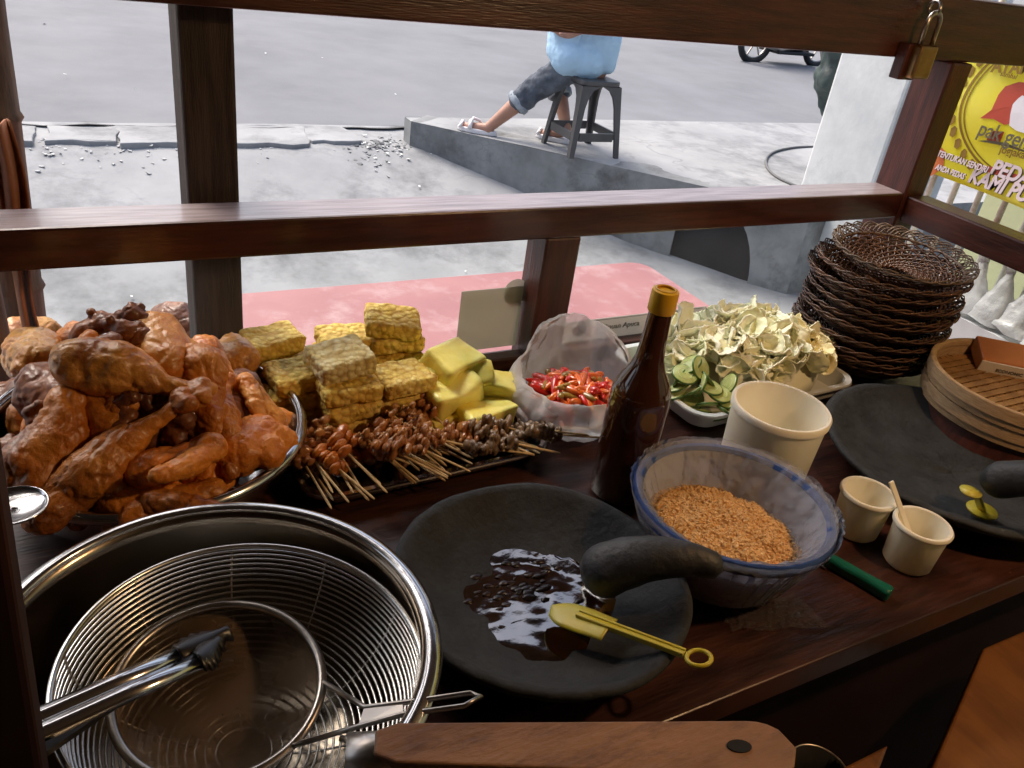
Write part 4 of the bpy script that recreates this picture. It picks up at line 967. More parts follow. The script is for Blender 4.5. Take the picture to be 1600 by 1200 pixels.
random.seed(33)
sk_l = ['small bamboo skewer of glazed brown meat in the steel tray', 'small bamboo skewer of orange meat balls in the steel tray', 'bamboo skewer of dark gizzard at the right end of the tray', 'bamboo skewer of tan folded meat in the steel tray']
protos = {(k, v): None for k in range(4) for v in range(2)}
spec = [ # tip px, tip py, head px, head py, kind
 (518,795,455,690,0),(545,785,475,700,0),(520,770,470,680,0),(552,770,505,690,3),(585,780,520,725,1),(565,765,500,660,3),(605,770,555,720,1),(650,755,575,690,1),(655,752,590,700,3),
 (700,745,600,690,3),(690,740,590,680,0),(705,742,620,700,3),(695,725,600,660,0),(690,712,615,650,3),(700,748,630,712,0),(655,735,580,672,3),(640,725,560,690,1),
 (738,725,650,680,0),(735,715,640,665,3),(737,707,650,655,0),(730,700,640,645,3),(735,737,660,702,0),(728,692,660,635,0),(720,705,665,665,3),(695,735,640,690,0),
 (790,704,730,692,3),(812,704,740,688,0),(835,710,760,700,2),(842,700,780,680,3),(875,708,800,692,2),(800,694,730,680,0),(770,706,700,690,0),
 (872,668,800,682,2),(940,684,860,678,2),(920,680,850,672,2),(900,668,830,668,2),(835,712,770,682,2),(860,690,800,670,2)]
def tsurf(x, y): return TZ0 + .016
cnt = 0
for rep in range(2):
    for (tx, ty, hx, hy, kd) in spec:
        if rep and cnt % 2: cnt += 1; continue
        cnt += 1
        lev = random.uniform(0, .012) + (.012 if not rep else 0)
        e_ = P(tx + (random.uniform(-12, 12) if rep else 0), ty + (random.uniform(-14, 4) if rep else 0), CZ + .026 + lev * .6); h_ = P(hx, hy, CZ + .020 + lev * 1.6)
        pr_ = skewer(kd, random.choice((3, 4, 4)))
        d_ = (e_ - h_).normalized(); pr_.rotation_mode = 'QUATERNION'; pr_.rotation_quaternion = d_.to_track_quat('X', 'Z')
        s_ = max(.6, min(1.0, (e_ - h_).length / .135)); pr_.location = e_ - d_ * .135 * s_; pr_.scale = (s_, 1, 1) if s_ < .99 else (1, 1, 1)
        tag(pr_, sk_l[kd], 'skewer', 'meat skewers on the steel tray')
# extra meat lumps lying as heaps
random.seed(50)
for k in range(120):
    u = random.random(); px_ = 470 + 330 * u; py_ = 738 - 62 * u - random.uniform(0, 66)
    kd = random.choice((0, 3, 0, 1)) if u < .75 else 2
    p = P(px_, py_, CZ + .022); o = link('meat_piece', mm[kd]); o.location = p + V((0, 0, random.uniform(-.008, .008))); o.rotation_euler = (random.random() * 6, random.random() * 6, 0); o.scale = (random.uniform(1, 1.5),) * 3
    tag(o, ['loose glazed brown meat morsel among the skewers', 'loose orange meat ball among the skewers', 'loose dark gizzard morsel at the right end of the tray', 'loose tan meat morsel among the skewers'][kd], 'meat', 'loose meat morsels on the tray')

# =================================================================== CHILLI BAG
BGC = P(888, 662, CZ); BGC.z = CZ
bagm = film('clear_bag', (.97, .97, .97), .46, .07, .3, .5, 30, (.93, .94, .96))
bag = thing('chilli_bag', 'open clear plastic bag full of red chillies', 'plastic bag', BGC); bag.scale = (1.12, 1.08, 1.0)
def bagf(u, v):
    a = u * 2 * pi
    if v < .3: q = v / .3; r_ = .03 + .034 * sin(q * pi / 2); z = .002 + .018 * q
    else: q = (v - .3) / .7; r_ = .066 + .012 * sin(q * pi) - .002 * q; z = .02 + .062 * q
    back = max(0, sin(a + .35)); z += (v ** 2) * .04 * back ** 1.2 - (v ** 2) * .014 * (1 - back)
    r_ *= 1 + .10 * v * noise.noise(V((cos(a) * 2.5, sin(a) * 2.5, v * 3)))
    p = V((r_ * cos(a), r_ * sin(a) * .92, z)); k = noise.ridged_multi_fractal(V((cos(a) * 3, sin(a) * 3, z * 18)), .8, 2.2, 3, 1, 2)
    return p + V((cos(a), sin(a), .2)) * .005 * (k - 1)
MB().grid(110, 44, bagf).build('bag_film', bagm, bag, smooth=True)
def foldf(u, v):
    a = u * 2 * pi; p = V(bagf(u, 1)); o_ = V((cos(a), sin(a), 0))
    return p + o_ * .012 * v * (1 + .5 * sin(a * 5)) + V((0, 0, -.024 * v ** 1.3 * (1 + .4 * noise.noise(V((cos(a) * 3, sin(a) * 3, 0)))) + .006 * sin(v * 3)))
MB().grid(110, 8, foldf).build('folded_edge', bagm, bag, smooth=True)
def chilli_mesh(m, seed):
    random.seed(seed); b_ = random.uniform(-.4, .4); pts = [V((x, b_ * x * x * 40 * .5, 0)) for x in frange(-.013, .015, 8)]
    return MB().tube(pts, [.0022, .0042, .0048, .0048, .0045, .004, .0034, .0025, .0008], 9).mesh('chilli', m, True)
cms = [chilli_mesh(mat('red_chilli', (.55, .02, .012), .22, var=.2, coat=.6), 1), chilli_mesh(mat('orange_chilli', (.7, .14, .02), .22, var=.2, coat=.6), 2), chilli_mesh(mat('olive_chilli', (.28, .17, .03), .3, var=.3, coat=.4), 3), chilli_mesh(MATS['red_chilli'], 4)]
cl_ = ['small glossy red chilli in the clear bag', 'small orange chilli in the clear bag', 'small olive brown chilli in the clear bag', 'small glossy red chilli in the clear bag']
random.seed(60)
for k in range(190):
    a = random.random() * 6.28; r_ = .054 * sqrt(random.random()); lay = random.random()
    kd = random.choices((0, 1, 2, 3), (3, 6, 2, 3))[0]; o = link('chilli', cms[kd]); x, y = r_ * cos(a), r_ * sin(a) * .9
    top = .066 - 6 * (r_ ** 2); z = top - .006 * random.random() if lay > .4 else .012 + (top - .012) * random.random()
    o.location = BGC + V((x, y, z)); o.rotation_euler = (random.uniform(-.5, .5), random.uniform(-.5, .5), random.random() * 6.28); s_ = random.uniform(.8, 1.2); o.scale = (s_,) * 3
    tag(o, cl_[kd], 'chilli', 'chillies in the clear bag')

# =================================================================== BOTTLE
bt = thing('sauce_bottle', 'tall dark brown glass sauce bottle with yellow cap', 'bottle', (.533, .588, CZ)); bt.scale = (.92, .92, .92)
bglass = mat('brown_glass', (.05, .014, .006), .06, coat=.6, coatr=.03, spec=.6, var=.2, vscale=5)
MB().lathe([(.0005, .001), (.033, .001), (.036, .006), (.036, .135), (.0345, .148), (.029, .162), (.021, .176), (.0165, .19), (.0145, .21), (.0128, .255), (.0128, .262)], 48, cap1=True).build('bottle_glass', bglass, bt, smooth=True)
capm = mat('yellow_plastic', (.62, .36, .015), .35, var=.12, vscale=8)
MB().lathe([(.0145, .247), (.0155, .249), (.0152, .27), (.0148, .2725), (.012, .2735), (.011, .2715), (.0005, .2712)], 36).build('cap', capm, bt, smooth=True, sharp=35)
MB().ring((0, 0, .2735), .0105, .0012, 36).build('cap_ridge', capm, bt, smooth=True)

# =================================================================== MORTARS
def cobek(name, label, c, rim, zr, seed, group='stone mortars'):
    t = thing(name, label, 'mortar', (c[0], c[1], CZ + .001), 0, group); h = zr - CZ
    def fn(p, a): return p * (1 + .018 * noise.noise(V((cos(a) * 2 + seed, sin(a) * 2, p.z * 12)))) + noise.noise_vector(p * 60) * .0012 + V((0, 0, .0035 * noise.noise(V((cos(a) * 1.5, sin(a) * 1.5, seed)))))
    MB().lathe([(.0005, .0), (rim * .55, 0), (rim * .72, h * .2), (rim * .93, h * .72), (rim * .985, h * .9), (rim * .985, h * .98), (rim * .95, h * 1.0), (rim * .915, h * .965), (rim * .86, h * .82), (rim * .7, h * .52), (rim * .5, h * .36), (rim * .25, h * .29), (.0005, h * .27)], 96, fn=fn).build('stone_dish', stone, t, smooth=True)
    return t, h
c1, hh1 = cobek('stone_mortar', 'black stone mortar with glossy dark sauce, yellow spatula on it', (.345, .448), .134, .935, 1)
def sauce(u, v):
    a = u * 2 * pi; rr_ = v * .098 * (1 + .25 * noise.noise(V((cos(a) * 1.5, sin(a) * 1.5, 4))) + .12 * noise.noise(V((cos(a) * 6, sin(a) * 6, 9))))
    x, y = rr_ * cos(a), rr_ * sin(a); z = .0192 + .0003 * noise.noise(V((x * 60, y * 60, 0))) + .0009 * max(0, noise.noise(V((x * 70, y * 70, 8))) - .25) * (1 if y > .0 else .15)
    if v > .97: z -= .001
    return (x * 1.1 - .022, y - .012, z + max(0, (rr_ / .092 - .75)) * .008)
MB().grid(90, 34, sauce).build('sauce', sauce_m, c1, smooth=True)
lump = MB(); random.seed(70)
for _ in range(70):
    x, y = random.gauss(-.01, .03), random.gauss(.028, .016); lump.sphere((x, y, .0195), random.uniform(.001, .004), 6, 4, (1.8, 1.1, .35))
lo2 = lump.jit(.0015, 300).build('sauce_residue', mat('chilli_residue', (.016, .007, .005), .3, var=.5, vscale=60), c1, smooth=True); lo2['kind'] = 'stuff'
def pestle(name, label, a, b, r0, r1, grp='stone pestles'):
    a, b = V(a), V(b); t = MB(); d = b - a; m_ = d.length; up = V((0, 0, 1)); pts = []; rr_ = []
    for q in frange(0, 1, 22):
        z = sin(q * pi) * m_ * .16; pts.append(a + d * q + up * z)
        base_ = r0 + (r1 - r0) * q; e = sqrt(max(0.02, 1 - (2 * min(q, .18) / .36 - 1) ** 2)) if q < .18 else (sqrt(max(.05, 1 - ((q - .93) / .07) ** 2)) if q > .93 else 1)
        rr_.append(base_ * e)
    t.tube(pts, rr_, 24).jit(.0012, 70).jit(.002, 25); o = t.build(name, mat('pestle_stone', (.032, .034, .038), .55, col2=(.018, .019, .022), vscale=30, bump=.7, bscale=120, rvar=.15), smooth=True)
    return tag(o, label, 'pestle', grp)
pestle('stone_pestle', 'curved stone pestle resting in the sauce mortar, pointing right', P(912, 905, .927), P(1128, 890, .968), .027, .011)
# spatula
ylw = mat('yellow_spatula_plastic', (.62, .5, .03), .35, col2=(.5, .5, .12), vscale=14, sss=.1)
sp = thing('spatula', 'yellow plastic spatula lying across the front mortar', 'spatula', (0, 0, 0))
pa, pb_, pc_ = P(862, 948, .915), P(952, 985, .925), P(1092, 1028, .945); ax_ = (pb_ - pa).normalized(); sd2 = V((0, 0, 1)).cross(ax_).normalized(); bl2 = (pb_ - pa).length
def blade(u, v):
    w_ = .0165 * (sqrt(max(0, 1 - ((.38 - min(u, .38)) / .38) ** 2))) * (1 - .25 * max(0, u - .6))
    return pa + ax_ * bl2 * u + sd2 * (v - .5) * 2 * w_ + V((0, 0, .0012 - .004 * (2 * v - 1) ** 2 + .003 * u))
MB().grid(20, 10, blade).build('blade', ylw, sp, smooth=True, solid=.0018)
ax3 = (pc_ - pb_).normalized()
e0 = pa.lerp(pb_, .45) + V((0, 0, .004)); e2 = pc_ - ax3 * .012
for s_ in (-1, 1): MB().bar(e0 + sd2 * .0032 * s_, e2 + sd2 * .0028 * s_, .0022, .005).build('handle_rib', ylw, sp, bevel=.0006)
MB().bar(e0, e2, .0044, .002).build('handle', ylw, sp)
MB().tube([pc_ + ax3 * .0095 * cos(q) + sd2 * .0095 * sin(q) for q in frange(0, 2 * pi, 28)[:-1]], .0019, 8, closed=True).build('hanging_ring', ylw, sp, smooth=True)

c2, hh2 = cobek('stone_mortar', 'dry black stone mortar at the right end of the counter', (.968, .468), .170, .925, 5)
pestle('stone_pestle', 'dark stone pestle cut by the right edge of the frame', P(1535, 755, .945), P(1700, 790, .99), .022, .014)
sp = thing('yellow_scoop', 'short yellow plastic scoop upright in the right hand mortar', 'scoop', P(1533, 800, .91)); sp.scale = (1.35, 1.35, 1.35)
MB().lathe([(.0005, 0), (.0115, 0), (.013, .002), (.0125, .003), (.0005, .0025)], 24).build('scoop_disc', ylw, sp, smooth=True)
p_ = P(1526, 775, .935) - P(1533, 800, .91)
MB().bar((0, 0, .002), p_, .007, .003, (1, 0, 0)).build('scoop_stem', ylw, sp, bevel=.0008)
MB().lathe([(.0005, 0), (.008, 0), (.009, .0015), (.0005, .002)], 20).xf(Matrix.Translation(p_ + V((-.006, 0, -.001)))).build('scoop_head', ylw, sp, smooth=True)

# =================================================================== CRUMB BASKET
KC = (.556, .446); KZ = .966; KR = .099
kb = thing('crumb_basket', 'white ribbed basket with blue rim wrapped in cling film, fried crumbs inside', 'basket', (KC[0], KC[1], CZ + .001)); kh = KZ - CZ
tiltk = Matrix.Rotation(R(0), 4, 'X')
blue = mat('blue_plastic', (.03, .075, .25), .35, var=.15, vscale=12); ribm = film('translucent_white_plastic', (.9, .92, 1), .82, .15, .3, 0, 1, (.8, .82, .9))
MB().lathe([(.0005, .001), (.058, .001), (.064, .006), (.088, kh - .012), (.0905, kh - .004)], 96, fn=lambda p, a: p * (1 + (.014 * (1 if sin(a * 34) > 0 else -1) if .012 < p.z < kh - .02 else 0))).build('basket_wall', ribm, kb, smooth=False, solid=.0012)
for k in range(34):
    a = k * 2 * pi / 34
    MB().bar(V((.0665 * cos(a), .0665 * sin(a), .010)), V((.0885 * cos(a), .0885 * sin(a), kh - .014)), .004, .0022, (cos(a), sin(a), 0)).build('rib', ribm, kb)
MB().lathe([(.089, kh - .011), (.0985, kh - .010), (.100, kh - .004), (.097, kh + .001), (.092, kh + .001), (.0895, kh - .003)], 96).build('rim', blue, kb, smooth=True, sharp=50)
wrap = film('cling_film', (.98, .98, 1), .26, .14, .22, 1, 60, (.9, .92, 1))
def wrapf(u, v):
    a = u * 2 * pi; z = kh + .0035 - v * (kh - .006); r_ = .1015 - .034 * v ** 1.1; k = noise.ridged_multi_fractal(V((cos(a) * 7, sin(a) * 7, v * 2.0)), .8, 2.2, 3, 1, 2)
    return V((cos(a) * (r_ + .0022 * k), sin(a) * (r_ + .0022 * k), z + .001 * k))
MB().grid(200, 16, wrapf).build('film_outside', wrap, kb, smooth=True)
def wrapi(u, v):
    a = u * 2 * pi; z = kh + .0036 - .052 * sin(v * pi / 2) ** 1.2; r_ = .0985 - .036 * v ** .75; k = noise.ridged_multi_fractal(V((cos(a) * 6, sin(a) * 6, v * 2.5)), .8, 2.2, 3, 1, 2)
    return V((cos(a) * (r_ - .0028 * k * (v > .02)), sin(a) * (r_ - .0028 * k * (v > .02)), z + .0012 * k))
MB().grid(200, 14, wrapi).build('film_inside', wrap, kb, smooth=True)
crm = mat('fried_crumbs', (.86, .56, .24), .55, col2=(.66, .37, .13), vscale=300, bump=1, bscale=300, dirt=(.55, .32, .11), dscale=160)
crumb = MB(); random.seed(80)
def ch(x, y): return kh - .024 - (x * x + y * y) * 2.6 + .005 * noise.noise(V((x * 40, y * 40, 0))) + (-x * .10 - y * .02)
crumb.grid(40, 40, lambda u, v: (lambda x, y: (x, y, ch(x, y)))(*[q * .079 for q in ((2 * u - 1) * sqrt(1 - (2 * v - 1) ** 2 / 2), (2 * v - 1) * sqrt(1 - (2 * u - 1) ** 2 / 2))]))
for _ in range(4200):
    a = random.random() * 2 * pi; r_ = .079 * sqrt(random.random()); x, y = r_ * cos(a), r_ * sin(a); s_ = random.choice((.001, .0014, .0018, .0026)) * random.uniform(.8, 1.2)
    t_ = MB().sphere((0, 0, 0), s_, 5, 3, (random.uniform(.8, 1.7), 1, random.uniform(.6, 1))); c_ = Matrix.Translation((x, y, ch(x, y) + random.random() * .0012)) @ Euler((random.random() * 3, random.random() * 3, random.random() * 6)).to_matrix().to_4x4(); t_.xf(c_); crumb.add(t_.v, t_.f)
o = crumb.build('fried_crumbs', crm); o.location = (KC[0], KC[1], CZ + .001); tag(o, 'golden fried crumbs heaped in the cling filmed basket', 'crumbs', kind='stuff')
# crumpled film on the counter
def cf(u, v):
    c_ = P(1195, 955, CZ + .004); x, y = (u - .5) * .1, (v - .5) * .05; k = noise.ridged_multi_fractal(V((x * 30, y * 30, 2)), .8, 2.2, 3, 1, 2)
    e_ = 1 - .3 * abs(noise.noise(V((u * 4, v * 4, 7)))); return V((c_.x + x * e_, c_.y + y * e_ - x * .3, CZ + .0015 + .0022 * k))
tag(MB().grid(50, 26, cf).build('crumpled_film', film('clear_film', (.93, .92, .92), .05, .14, .06, 1, 90, (.9, .9, .9)), smooth=True), 'crumpled cling film spilling onto the counter before the basket', 'cling film')
# knife
kn = thing('knife', 'knife with green plastic handle under the crumb basket', 'knife', (0, 0, 0))
green = mat('green_plastic', (.006, .12, .075), .3, var=.1)
k1, k2 = P(1300, 876, CZ + .008), P(1392, 928, CZ + .008); kd_ = (k2 - k1).normalized(); ks_ = V((0, 0, 1)).cross(kd_)
hp_ = MB(); 
def kf(t, w_): return [k1 + (k2 - k1) * t + ks_ * w_ * s_ + V((0, 0, z)) for s_, z in ((-1, -.0065), (-1, .003), (-.6, .006), (.6, .006), (1, .003), (1, -.0065))]
secs = [(-.1, .0055), (0, .0065), (.25, .0072), (.5, .0065), (.8, .0075), (.95, .0085), (1.0, .0065)]
vs = sum([kf(*q) for q in secs], []); hp_.add(vs, [(i * 6 + k, i * 6 + (k + 1) % 6, (i + 1) * 6 + (k + 1) % 6, (i + 1) * 6 + k) for i in range(len(secs) - 1) for k in range(6)] + [tuple(range(5, -1, -1)), tuple(len(secs) * 6 - 6 + k for k in range(6))])
hp_.build('handle', green, kn, bevel=.0015)
MB().bar(k1 + V((0, 0, -.005)), k1 - kd_ * .04 + V((0, 0, -.0065)), .022, .0015).build('blade', steel, kn)

# =================================================================== CUPS
cream = mat('cream_plastic', (.9, .86, .72), .42, sss=.2, var=.06, vscale=6, sscol=(1, .8, .5), bump=.1, bscale=30)
def cup(label, c, r0, r1, h, band):
    t = thing('plastic_cup', label, 'cup', (c[0], c[1], CZ + .0005), 0, 'cream plastic cups'); th = .0022
    MB().lathe([(.0005, .001), (r0 - .003, .0005), (r0, .004), (r1, h - .002), (r1 + .0006, h), (r1 - th, h + .0002), (r1 - th - .0006, h - .003), (r0 - th, .006), (.0005, .0045)], 64).build('cup_wall', cream, t, smooth=True, sharp=45)
    rb = r0 + (r1 - r0) * (1 - band / h)
    MB().lathe([(r1 - .0006, h - band - .002), (r1 + .0022, h - band), (r1 + .0026, h - .0015), (r1 + .001, h + .0006), (r1 - .001, h + .0004)], 64).build('rim_band', cream, t, smooth=True, sharp=50)
    return t
cup('tall cream plastic cup standing behind the crumb basket', (.710, .548), .050, .0545, .108, .008)
cup('small cream cup nearer the crumb basket, with pouring lip', (.757, .437), .0255, .0285, .054, .004)
c3 = cup('small cream cup in front holding a pale spoon', (.772, .376), .0255, .0285, .054, .004)
s_ = thing('small_spoon', 'small pale plastic spoon leaning in the front cream cup', 'spoon', (0, 0, 0))
q1, q2 = P(1392, 752, .962), V((.772, .376, .905))
MB().bar(q1, q2, .006, .0025, (0, 1, .3)).build('spoon_handle', cream, s_, bevel=.0008)
MB().sphere(q2 + V((.002, -.004, .002)), .012, 14, 10, (1, .8, .45)).build('spoon_bowl', cream, s_, smooth=True)

# =================================================================== VEGETABLE TRAY
VC = (.845, .752)
white_e = mat('white_melamine', (.6, .62, .62), .3, var=.05)
tray('white_tray', 'white tray of shredded cabbage and sliced cucumber', VC[0], VC[1], R(3), .150, .094, .03, .007, white_e)
def vdome(x, y):
    d = sqrt(((x - VC[0] - .02) / .19) ** 2 + ((y - VC[1] - .005) / .115) ** 2); return CZ + .012 + .080 * max(0, 1 - d ** 2)
cab_w = mat('pale_cabbage', (.86, .87, .62), .5, col2=(.9, .9, .78), vscale=18, sss=.0, coat=.15, bump=.4, bscale=60); cab_y = mat('yellow_cabbage', (.84, .74, .36), .5, col2=(.88, .82, .56), vscale=18, bump=.4, bscale=60); cab_g = mat('green_white_cabbage', (.78, .82, .5), .5, col2=(.88, .88, .7), vscale=16, bump=.4, bscale=60)
def leafm(m, seed):
    def lf(u, v):
        x, y = (u - .5), (v - .5); ang = math.atan2(y, x); edge = 1.12 + .14 * noise.noise(V((cos(ang) * 2, sin(ang) * 2, seed))); cu = .35 + .5 * ((seed * 37) % 10) / 10
        r2 = (x * x + y * y)
        th_ = x * (1.0 + cu * 1.6); rad_ = .058 / (1.2 + cu * 2.2); mx_ = max(abs(x), abs(y), 1e-6); rd_ = sqrt(r2); edge *= (.45 + .55 * mx_ / max(rd_, 1e-6)); return V((rad_ * sin(th_) * edge, y * .046 * edge, rad_ * (1 - cos(th_)) + .003 * noise.noise(V((x * 4, y * 4, seed * 3))) + .0022 * noise.noise(V((x * 10, y * 10, seed))) * (r2 * 4) + .0009 * abs(sin(y * 22 + x * 5))))
    q = MB().grid(20, 18, lf); me = q.mesh('cabbage_leaf', m, True); return me
cabs = [leafm(m_, k) for k, m_ in enumerate((cab_w, cab_w, cab_g, cab_g, cab_w, cab_y, cab_y))]
clb = {cab_w: 'pale cabbage piece in the white vegetable tray', cab_g: 'greenish cabbage piece in the white vegetable tray', cab_y: 'yellow cabbage piece at the right end of the vegetable tray'}
random.seed(90); n_c = 0
for k in range(290):
    a = random.random() * 6.28; r_ = sqrt(random.random()); x, y = VC[0] + .028 + .152 * r_ * cos(a), VC[1] + .012 + .086 * r_ * sin(a)
    if x < .79 and y < .742: continue
    right_ = x > .92
    me = random.choice(cabs[5:]) if right_ and random.random() < .8 else random.choice(cabs[:5])
    o = link('cabbage_piece', me); zt = vdome(x, y); o.location = (x, y, zt - random.uniform(-.006, .014)); s_ = random.uniform(.55, 1.1) * (.8 if right_ else 1)
    o.rotation_euler = (random.gauss(.3, .55), random.gauss(0, .5), random.random() * 6.28); o.scale = (s_, s_, s_)
    d = o.modifiers.new('s', 'SOLIDIFY'); d.thickness = .0016
    tag(o, clb[me.materials[0]], 'cabbage', 'cabbage pieces in the white tray'); n_c += 1
core = MB().sphere((0, 0, 0), 1, 20, 10); core.v = [(VC[0] + .02 + .145 * x, VC[1] + .008 + .085 * y, CZ + .004 + max(0, z) * .058) for x, y, z in core.v]; core.v = [(x, y, z if (x > .80 or y > .75) else min(z, CZ + .012)) for x, y, z in core.v]
o = core.jit(.008, 40).build('cabbage_shreds', cab_w, smooth=True); tag(o, 'shredded cabbage mass under the larger pieces in the tray', 'cabbage', kind='stuff')
flesh = mat('cucumber_flesh', (.5, .56, .24), .3, col2=(.36, .45, .14), vscale=70, coat=.4, sss=.1); peel = mat('cucumber_peel', (.06, .14, .025), .35, var=.3)
cs = MB().lathe([(.0005, .0018), (.0155, .0018), (.0165, .001), (.0165, -.001), (.0155, -.0018), (.0005, -.0018)], 28).mesh('cuke', flesh, True)
cp = MB().lathe([(.0163, .0016), (.0172, .001), (.0172, -.001), (.0163, -.0016)], 28).mesh('peel', peel, True)
cc_ = MB().ring((0, 0, .0018), .009, .0005, 24, 4).mesh('seed_ring', mat('cucumber_core', (.6, .64, .34), .3), True)
random.seed(95)
for k, (px_, py_, z_) in enumerate([(1080, 625, .024), (1105, 632, .03), (1135, 645, .026), (1125, 615, .045), (1060, 605, .04), (1092, 600, .05), (1070, 585, .06), (1105, 592, .055), (1140, 625, .04), (1150, 640, .03), (1062, 590, .05), (1080, 610, .04), (1120, 650, .016), (1090, 640, .016), (1110, 605, .05), (1138, 600, .05), (1055, 618, .03), (1078, 570, .066), (1155, 655, .02), (1095, 575, .068)]):
    p = P(px_, py_, CZ + z_); t = thing('cucumber_slice', 'round green edged cucumber slice at the front left of the white tray', 'cucumber', p, 0, 'cucumber slices')
    t.rotation_euler = (random.gauss(.5, .4), random.gauss(0, .45), random.random() * 6)
    link('flesh', cs, t); link('peel', cp, t); link('seed_ring', cc_, t); t.scale = (random.uniform(.85, 1.1),) * 3
    t.scale.y *= 1
wc = leafm(cab_w, 12); o = link('cabbage_piece', wc); o.location = P(1062, 500, CZ + .085); o.rotation_euler = (1.3, .1, .4); o.scale = (1, 1, 1); d = o.modifiers.new('s', 'SOLIDIFY'); d.thickness = .0012
tag(o, 'upright pale cabbage leaf sticking up behind the bottle', 'cabbage', 'cabbage pieces in the white tray')

# =================================================================== RATTAN PLATES
rat = mat('dark_rattan', (.14, .068, .038), .5, col2=(.055, .026, .016), vscale=60, bump=.4, bscale=200, coat=.15); ratl = mat('lit_rattan', (.2, .15, .11), .55, col2=(.09, .055, .036), vscale=60, bump=.3, bscale=200)
RR = .094
def rprof(q): return (.028 + (RR - .028) * q, .002 + .026 * q ** 2.2)
def rattan_meshes():
    wv = MB(); NS = 40
    for k in range(15):
        r_, z_ = rprof(k / 14); n_ = 160
        wv.tube([V(((r_) * cos(2 * pi * i / n_), (r_) * sin(2 * pi * i / n_), z_ + .0017 * (1 if k % 2 else -1) * cos(NS / 2 * 2 * pi * i / n_))) for i in range(n_)], .0017, 4, closed=True)
    spk = MB()
    for k in range(NS):
        a = 2 * pi * k / NS; spk.tube([V((rprof(q)[0] * cos(a), rprof(q)[0] * sin(a), rprof(q)[1])) for q in frange(0, 1, 6)], .0013, 4)
    rim = MB()
    NB = 26
    for ph in (0, 1, 2):       # open braid: arcs leaning outward round the rim
        for k in range(NB):
            a0 = 2 * pi * (k + ph / 3) / NB; pts = []
            for q in frange(0, 1, 7):
                a = a0 + q * .62 * (1); rr_ = RR + .0175 * abs(sin(q * pi)) ** .8; pts.append(V((rr_ * cos(a), rr_ * sin(a), .028 + .012 * sin(q * pi) + .003 * cos(q * pi * 2 + ph))))
            rim.tube(pts, .0011, 4)
    rim.tube([V(((RR + .001) * cos(2 * pi * i / 100), (RR + .001) * sin(2 * pi * i / 100), .029)) for i in range(100)], .0022, 6, closed=True)
    return wv.mesh('weave', rat, True), spk.mesh('spokes', rat, True), rim.mesh('braided_rim', rat, True)
wv_, sp_, rm_ = rattan_meshes(); rm_top = rm_.copy(); rm_top.materials[0] = ratl  # top rim gets a paler copy: caught light put into its colour
NPL = 11; names = ['topmost', 'second', 'third', 'fourth', 'fifth', 'sixth', 'seventh', 'eighth', 'ninth', 'tenth', 'bottom']
random.seed(101); RC = (1.100, .745)
for k in range(NPL):
    lv = NPL - 1 - k; z = CZ + .002 + lv * .0148; s_ = 1.0 - .10 * max(0, (k - 8) / 5) - (.06 if k == 0 else 0)
    t = thing('rattan_plate', ('%s dark woven rattan plate of the tall stack' % names[k]) if 0 < k < NPL - 1 else ('topmost woven rattan plate of the stack, braided rim coloured paler as caught light' if k == 0 else 'bottom woven rattan plate of the tall stack, on the counter'),
              'woven plate', (RC[0] + random.uniform(-.005, .005) + (.012 if k == 0 else 0), RC[1] + random.uniform(-.005, .005), z + (.006 if k == 0 else 0)), random.random() * 6, 'stack of woven rattan plates')
    t.rotation_euler[0] = random.uniform(-.03, .03) + (.03 if k == 0 else 0); t.rotation_euler[1] = random.uniform(-.03, .03); t.scale = (s_, s_, 1)
    link('weave', wv_, t); link('spokes', sp_, t); link('braided_rim', rm_top if k == 0 else rm_, t)

# =================================================================== BAMBOO SIEVES
bamb = mat('pale_bamboo_strip', (.5, .36, .22), .6, col2=(.36, .23, .12), vscale=25, stretch=(3, 3, 30), bump=.3); bamw = mat('woven_bamboo', (.34, .19, .07), .6, col2=(.2, .1, .035), vscale=40, bump=.6, bscale=60)
for k, (z, cx, cy, lb) in enumerate(((.922, 1.150, .520, 'lower round bamboo sieve at the right end'), (.949, 1.145, .517, 'upper round bamboo sieve holding brown paper packets'))):
    t = thing('bamboo_sieve', lb, 'bamboo sieve', (cx, cy, z), 0, 'stacked bamboo sieves'); r_ = .12
    MB().lathe([(r_ - .002, .0), (r_, .0), (r_ + .001, .008), (r_ + .0005, .023), (r_ - .002, .023), (r_ - .003, .012), (r_ - .002, 0)], 90).build('hoop', bamb, t, smooth=True, sharp=40)
    MB().lathe([(r_ + .0012, .010), (r_ + .0032, .010), (r_ + .0034, .025), (r_ + .0010, .0255)], 90).build('outer_band', bamb, t, smooth=True, sharp=40)
    MB().lathe([(r_ - .004, .016), (r_ - .0052, .02), (r_ - .0042, .025), (r_ - .0015, .0265), (r_ + .0028, .0258)], 90).build('inner_band', bamb, t, smooth=True, sharp=40)
    wvv = MB()
    for i in range(-9, 10):
        x = i * .013; hh = sqrt(max(0, (r_ - .003) ** 2 - x * x))
        wvv.box(x - .005, x + .005, -hh, hh, .0 + .0005 * (i % 2), .0012 + .0005 * (i % 2)); wvv.box(-hh, hh, x - .005, x + .005, .0021 + .0005 * (i % 2), .0032 + .0005 * (i % 2))
    wvv.build('woven_base', bamw, t)
tag(MB().lathe([(.0005, 0), (.115, 0), (.12, .004), (.112, .04), (.0005, .04)], 48).build('wooden_tub', wood_v, smooth=True, sharp=40, loc=(1.15, .52, CZ + .001)), 'low dark round tub under the bamboo sieves', 'tub')
pk = mat('brown_wrapper', (.5, .2, .07), .45, col2=(.38, .14, .05), vscale=8, coat=.3); pw = mat('white_wrapper', (.62, .58, .52), .5, var=.06)
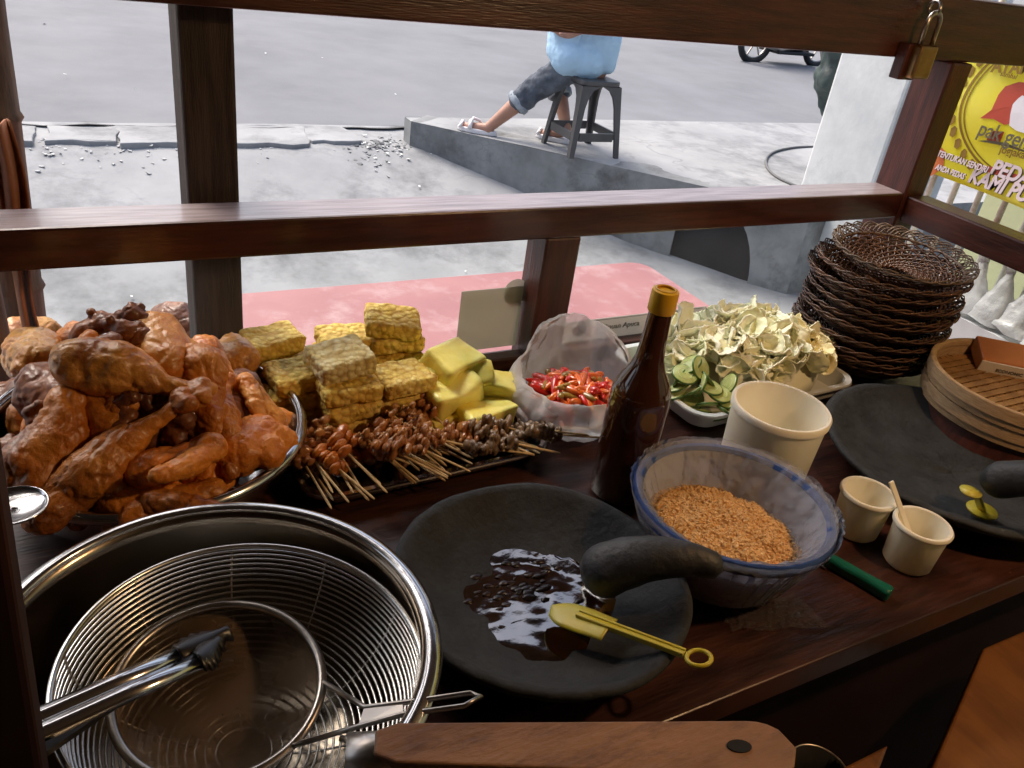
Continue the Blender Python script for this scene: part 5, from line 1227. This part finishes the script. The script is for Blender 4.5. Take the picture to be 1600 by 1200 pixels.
for k, (px_, py_, rz, lb, lx) in enumerate(((1565, 548, -.9, 'brown and white tissue packet lying in the upper bamboo sieve', .115),)):
    p = P(px_ + 22, py_ + 16, .965); t = thing('tissue_packet', lb, 'packet', (p.x, p.y, .955), R(-40))
    q = MB().box(-lx / 2, lx / 2, -.028, .028, 0, .024).build('paper_sleeve', pk, t, bevel=.003); q.rotation_euler = (R(14), 0, 0)
    q2_ = MB().box(-lx / 2 - .0, lx / 2 + .0, -.031, -.0285, .001, .022).build('white_side', pw, t); q2_.rotation_euler = (R(14), 0, 0)
    text('lettering', 'ECONOMIC - TISSUE', .007, grey_i, q2_, (-.035, -.0314, .009), (1, 0, 0), (0, 0, 1), .0001)

# =================================================================== THINGS BELOW THE FRONT EDGE
ben = mat('orange_varnished_wood', (.24, .095, .025), .5, col2=(.15, .055, .015), vscale=8, stretch=(4, 1, 4), bump=.3)
bn = thing('wooden_bench', 'orange brown wooden bench at the lower right below the counter', 'bench', (0, 0, 0))
z_ = .78
def plank(px):
    q = [P(x, y, z_) for x, y in px]; return MB().prism([(p.x, p.y) for p in q], z_ - .025, z_)
plank([(1537, 1012), (1760, 916), (1760, 1300), (1413, 1300)]).build('seat_board', ben, bn, bevel=.003)
plank([(1389, 1162), (1352, 1262), (1190, 1262)]).build('seat_board', ben, bn, bevel=.003)
for px_, py_ in ((1560, 1060), (1740, 980), (1500, 1280), (1360, 1215), (1250, 1255)):
    p = P(px_, py_, z_); MB().box(p.x - .012, p.x + .012, p.y - .012, p.y + .012, GZ, z_ - .026).build('leg', ben, bn)
pt = P(1288, 1150, .8); t = thing('dark_bowl', 'small dark bowl with a faint shiny rim in the shade under the counter', 'pot', (pt.x, pt.y - .03, .65))
t.location = (pt.x, pt.y - .01, .70); MB().lathe([(.0005, 0), (.022, 0), (.027, .01), (.029, .06)], 40).build('pot_wall', dark_m, t, smooth=True, solid=.002); MB().ring((0, 0, .06), .0295, .0012, 48).build('rim', steel_d, t, smooth=True)
stn = thing('stool', 'plain dark wooden stool carrying the pot under the counter', 'stool', (pt.x, pt.y - .03, GZ + .3))
MB().box(-.07, .07, -.05, .04, .775, .798).build('seat', MATS['dark_shade_wood'], stn)
for sx in (-.05, .05):
    for sy in (-.03, .02): MB().box(sx - .01, sx + .01, sy - .01, sy + .01, -.3, .774).build('leg', MATS['dark_shade_wood'], stn)
